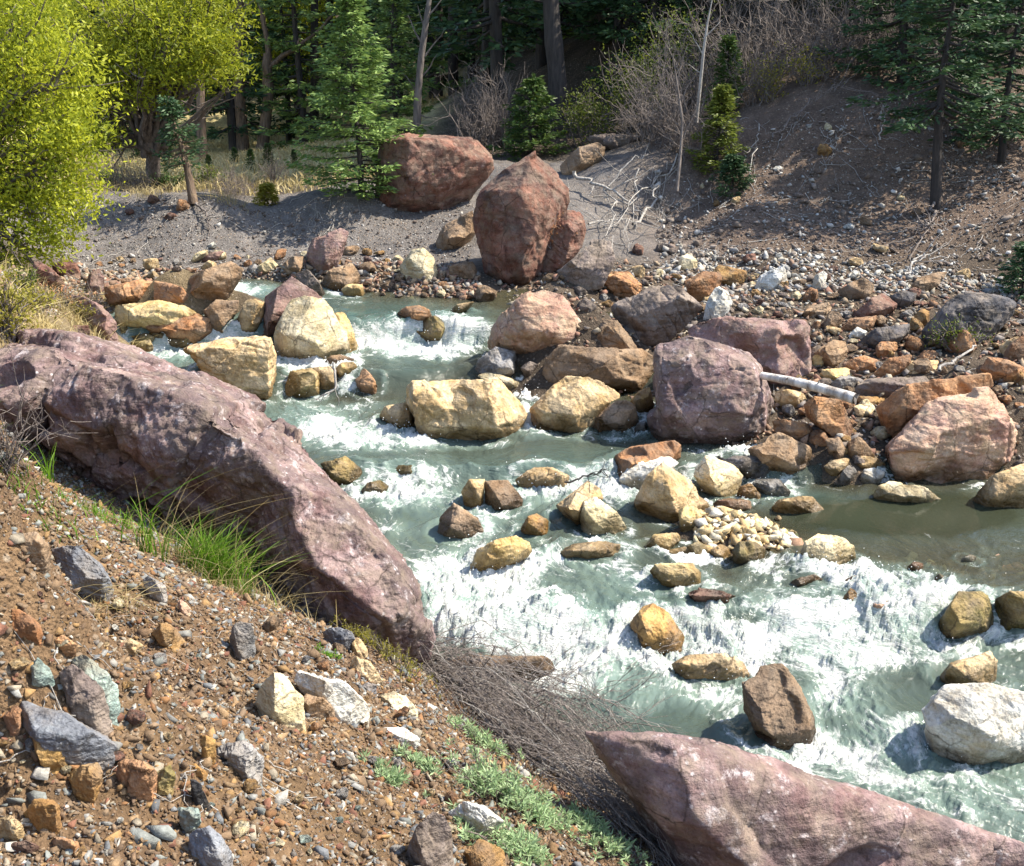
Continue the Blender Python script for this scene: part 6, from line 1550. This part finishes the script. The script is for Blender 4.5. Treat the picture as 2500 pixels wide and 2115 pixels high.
def dead_brush(label, lines_px, n, seed, wide, twigs=3):
    """a mat of thin dead stems swept downhill along a path seen in the picture"""
    r = np.random.default_rng(seed)
    C = np.array([foot(u, v) for u, v in lines_px])
    t0 = np.linspace(0, 1, len(C))
    C[:, 1] -= .10 * t0
    p0 = C[0]
    out = []
    for _ in range(n):
        a = r.uniform(0, .72); b = min(1.12, a + r.uniform(.16, .5))
        tt = np.linspace(a, b, 9)
        Q = np.stack([np.interp(tt, t0, C[:, k]) for k in range(3)], 1)
        over = np.maximum(tt - 1, 0)[:, None]; Q = Q + over * (C[-1] - C[-2]) * 3
        hl = r.uniform(.0, 1) ** 1.1
        off = np.array([r.normal() * wide, r.normal() * wide * .75, 0])
        Q = Q + off * (.5 + .6 * np.sin(np.clip(tt, 0, 1) * 2.6))[:, None]
        g = ground_smooth(Q[:, 0], Q[:, 1])
        g = np.maximum(g, p0[2] * 0 + water_z(Q[:, 0], Q[:, 1]))
        Q[:, 2] = g + .02 + hl * .26 * np.sin(np.linspace(.25, 2.7, 9)) * (1 if r.uniform() < .9 else 1.7)
        Q += np.cumsum(r.normal(size=Q.shape), 0) * .019
        out.append((Q - p0, np.linspace(.0027, .0010, 9) * r.uniform(.5, 1.7)))
        for _ in range(twigs):
            k = r.integers(2, 8); d = Q[min(8, k + 1)] - Q[k]; d = d / (np.linalg.norm(d) + 1e-9)
            e = Q[k] + d * r.uniform(.04, .13) + r.normal(size=3) * .04 + np.array([0, 0, .02])
            out.append((wander(Q[k], e, 4, .12, r) - p0, np.linspace(.0016, .0008, 4)))
    V, Fq = tubes(out, 3)
    return p0, new_mesh('stems', V, Fq, BK['brush'])
p0, me = dead_brush('x', [(800,1330),(930,1400),(1050,1480),(1180,1580),(1300,1690),(1420,1790)], 560, 301, .17, 6)
o = thing('dead_brush', p0, 'mat of dead grey brush swept down the bank between gravel and water', 'bush')
link('stems', me, parent=o)
p1, me = dead_brush('x', [(810,1335),(930,1390),(1060,1470),(1190,1570),(1310,1680),(1430,1785)], 110, 303, .22, 6)
me.materials.clear(); me.materials.append(BK['dead'])
link('pale_stems', me, p1 - p0, parent=o)
r3 = np.random.default_rng(8)
ln = []
for _ in range(34):
    u, v = r3.uniform(930, 1230), r3.uniform(1380, 1520)
    b = foot(u, v); d = np.array([r3.uniform(.1, .42), r3.uniform(-.1, .2), r3.uniform(.06, .30)]) * r3.uniform(.7, 1.3)
    q = wander(b, b + d, 8, .06, r3); ln.append((q - p0, np.linspace(.0030, .0012, 8)))
    for _ in range(5):
        k = r3.integers(3, 8); ln.append((wander(q[k], q[k] + d * .18 + r3.normal(size=3) * .03, 4, .1, r3) - p0, np.linspace(.0016, .0009, 4)))
V, Fq = tubes(ln, 3)
link('reaching_twigs', new_mesh('reaching_twigs', V, Fq, BK['brush']), parent=o)
p0, me = dead_brush('x', [(1180,1590),(1260,1640),(1340,1690),(1430,1730)], 130, 302, .07, 2)
o = thing('dead_brush', p0, 'loose wiry ends of dead brush lying on the corner boulder', 'bush'); link('stems', me, parent=o)
p0 = foot(15, 960)
rr = np.random.default_rng(17); ln = []
for _ in range(16):
    d = np.array([rr.normal() * .10 + .05, rr.normal() * .08, rr.uniform(.15, .38)])
    q = wander(np.zeros(3), d, 7, .08, rr); ln.append((q, np.linspace(.004, .0015, 7)))
    for _ in range(5):
        k = rr.integers(2, 7); ln.append((wander(q[k], q[k] + rr.normal(size=3) * .07 + d * .15, 4, .1, rr), np.linspace(.002, .001, 4)))
V, Fq = tubes(ln, 4)
o = thing('dead_brush', p0, 'dry leafless weed standing before the great boulder at the frame edge', 'bush'); link('stems', new_mesh('stems', V, Fq, BK['twig']), parent=o)
for k, (u, v, n_, lb) in enumerate(((200, 396, 200, 'dry grass along the ragged edge of the far bank by the cottonwood'), (300, 396, 200, 'dry grass over the red stones of the far bank'), (460, 410, 160, 'dry grass on the far bank past the juniper'), (60, 660, 260, 'dry grass on the near shore slope below the yellowish bush'), (140, 650, 260, 'dry weeds beside the long pink stone'), (200, 680, 160, 'dry weeds over the crest of the great boulder'), (30, 610, 240, 'dry grass under the frame edge cottonwood'), (100, 610, 300, 'dry grass around the rusty weed patch'), (170, 625, 200, 'dry grass above the long pink stone'), (20, 690, 300, 'dry grass behind the top of the great boulder'), (120, 690, 240, 'dry tuft nearest the crest of the great boulder'))):
    grass_thing('grass_tuft', lb, u, v, n_, .20, (.16, .13), .8, 'straw', 40 + k, .006, group='dry grass on the near shore')
# dry grass of the meadow: nobody could count it
def meadow():
    r = np.random.default_rng(3)
    n = 26000
    x = r.uniform(-13, -2.0, n); y = r.uniform(18.5, 40, n)
    P = np.stack([x, y, ground_z(x, y)], 1)
    H_ = r.uniform(.08, .32, n); l = r.normal(size=(n, 3)) * np.array([.5, .5, 0]) * H_[:, None]
    V, Fq, m = blades(P, H_, l, np.full(n, .022), r, 3)
    me = new_mesh('dry_grass', V, Fq, L['straw']); set_attr(me, 'tint', np.repeat(r.uniform(size=n), m))
    link('dry_grass', me, kind='stuff', label='pale dry grass on the sunlit meadow', cat='grass')
meadow()

from collections import Counter as _C
print('COUNT', _C(o.name.split('.')[0] for o in COL.objects if o.parent is None).most_common(30))
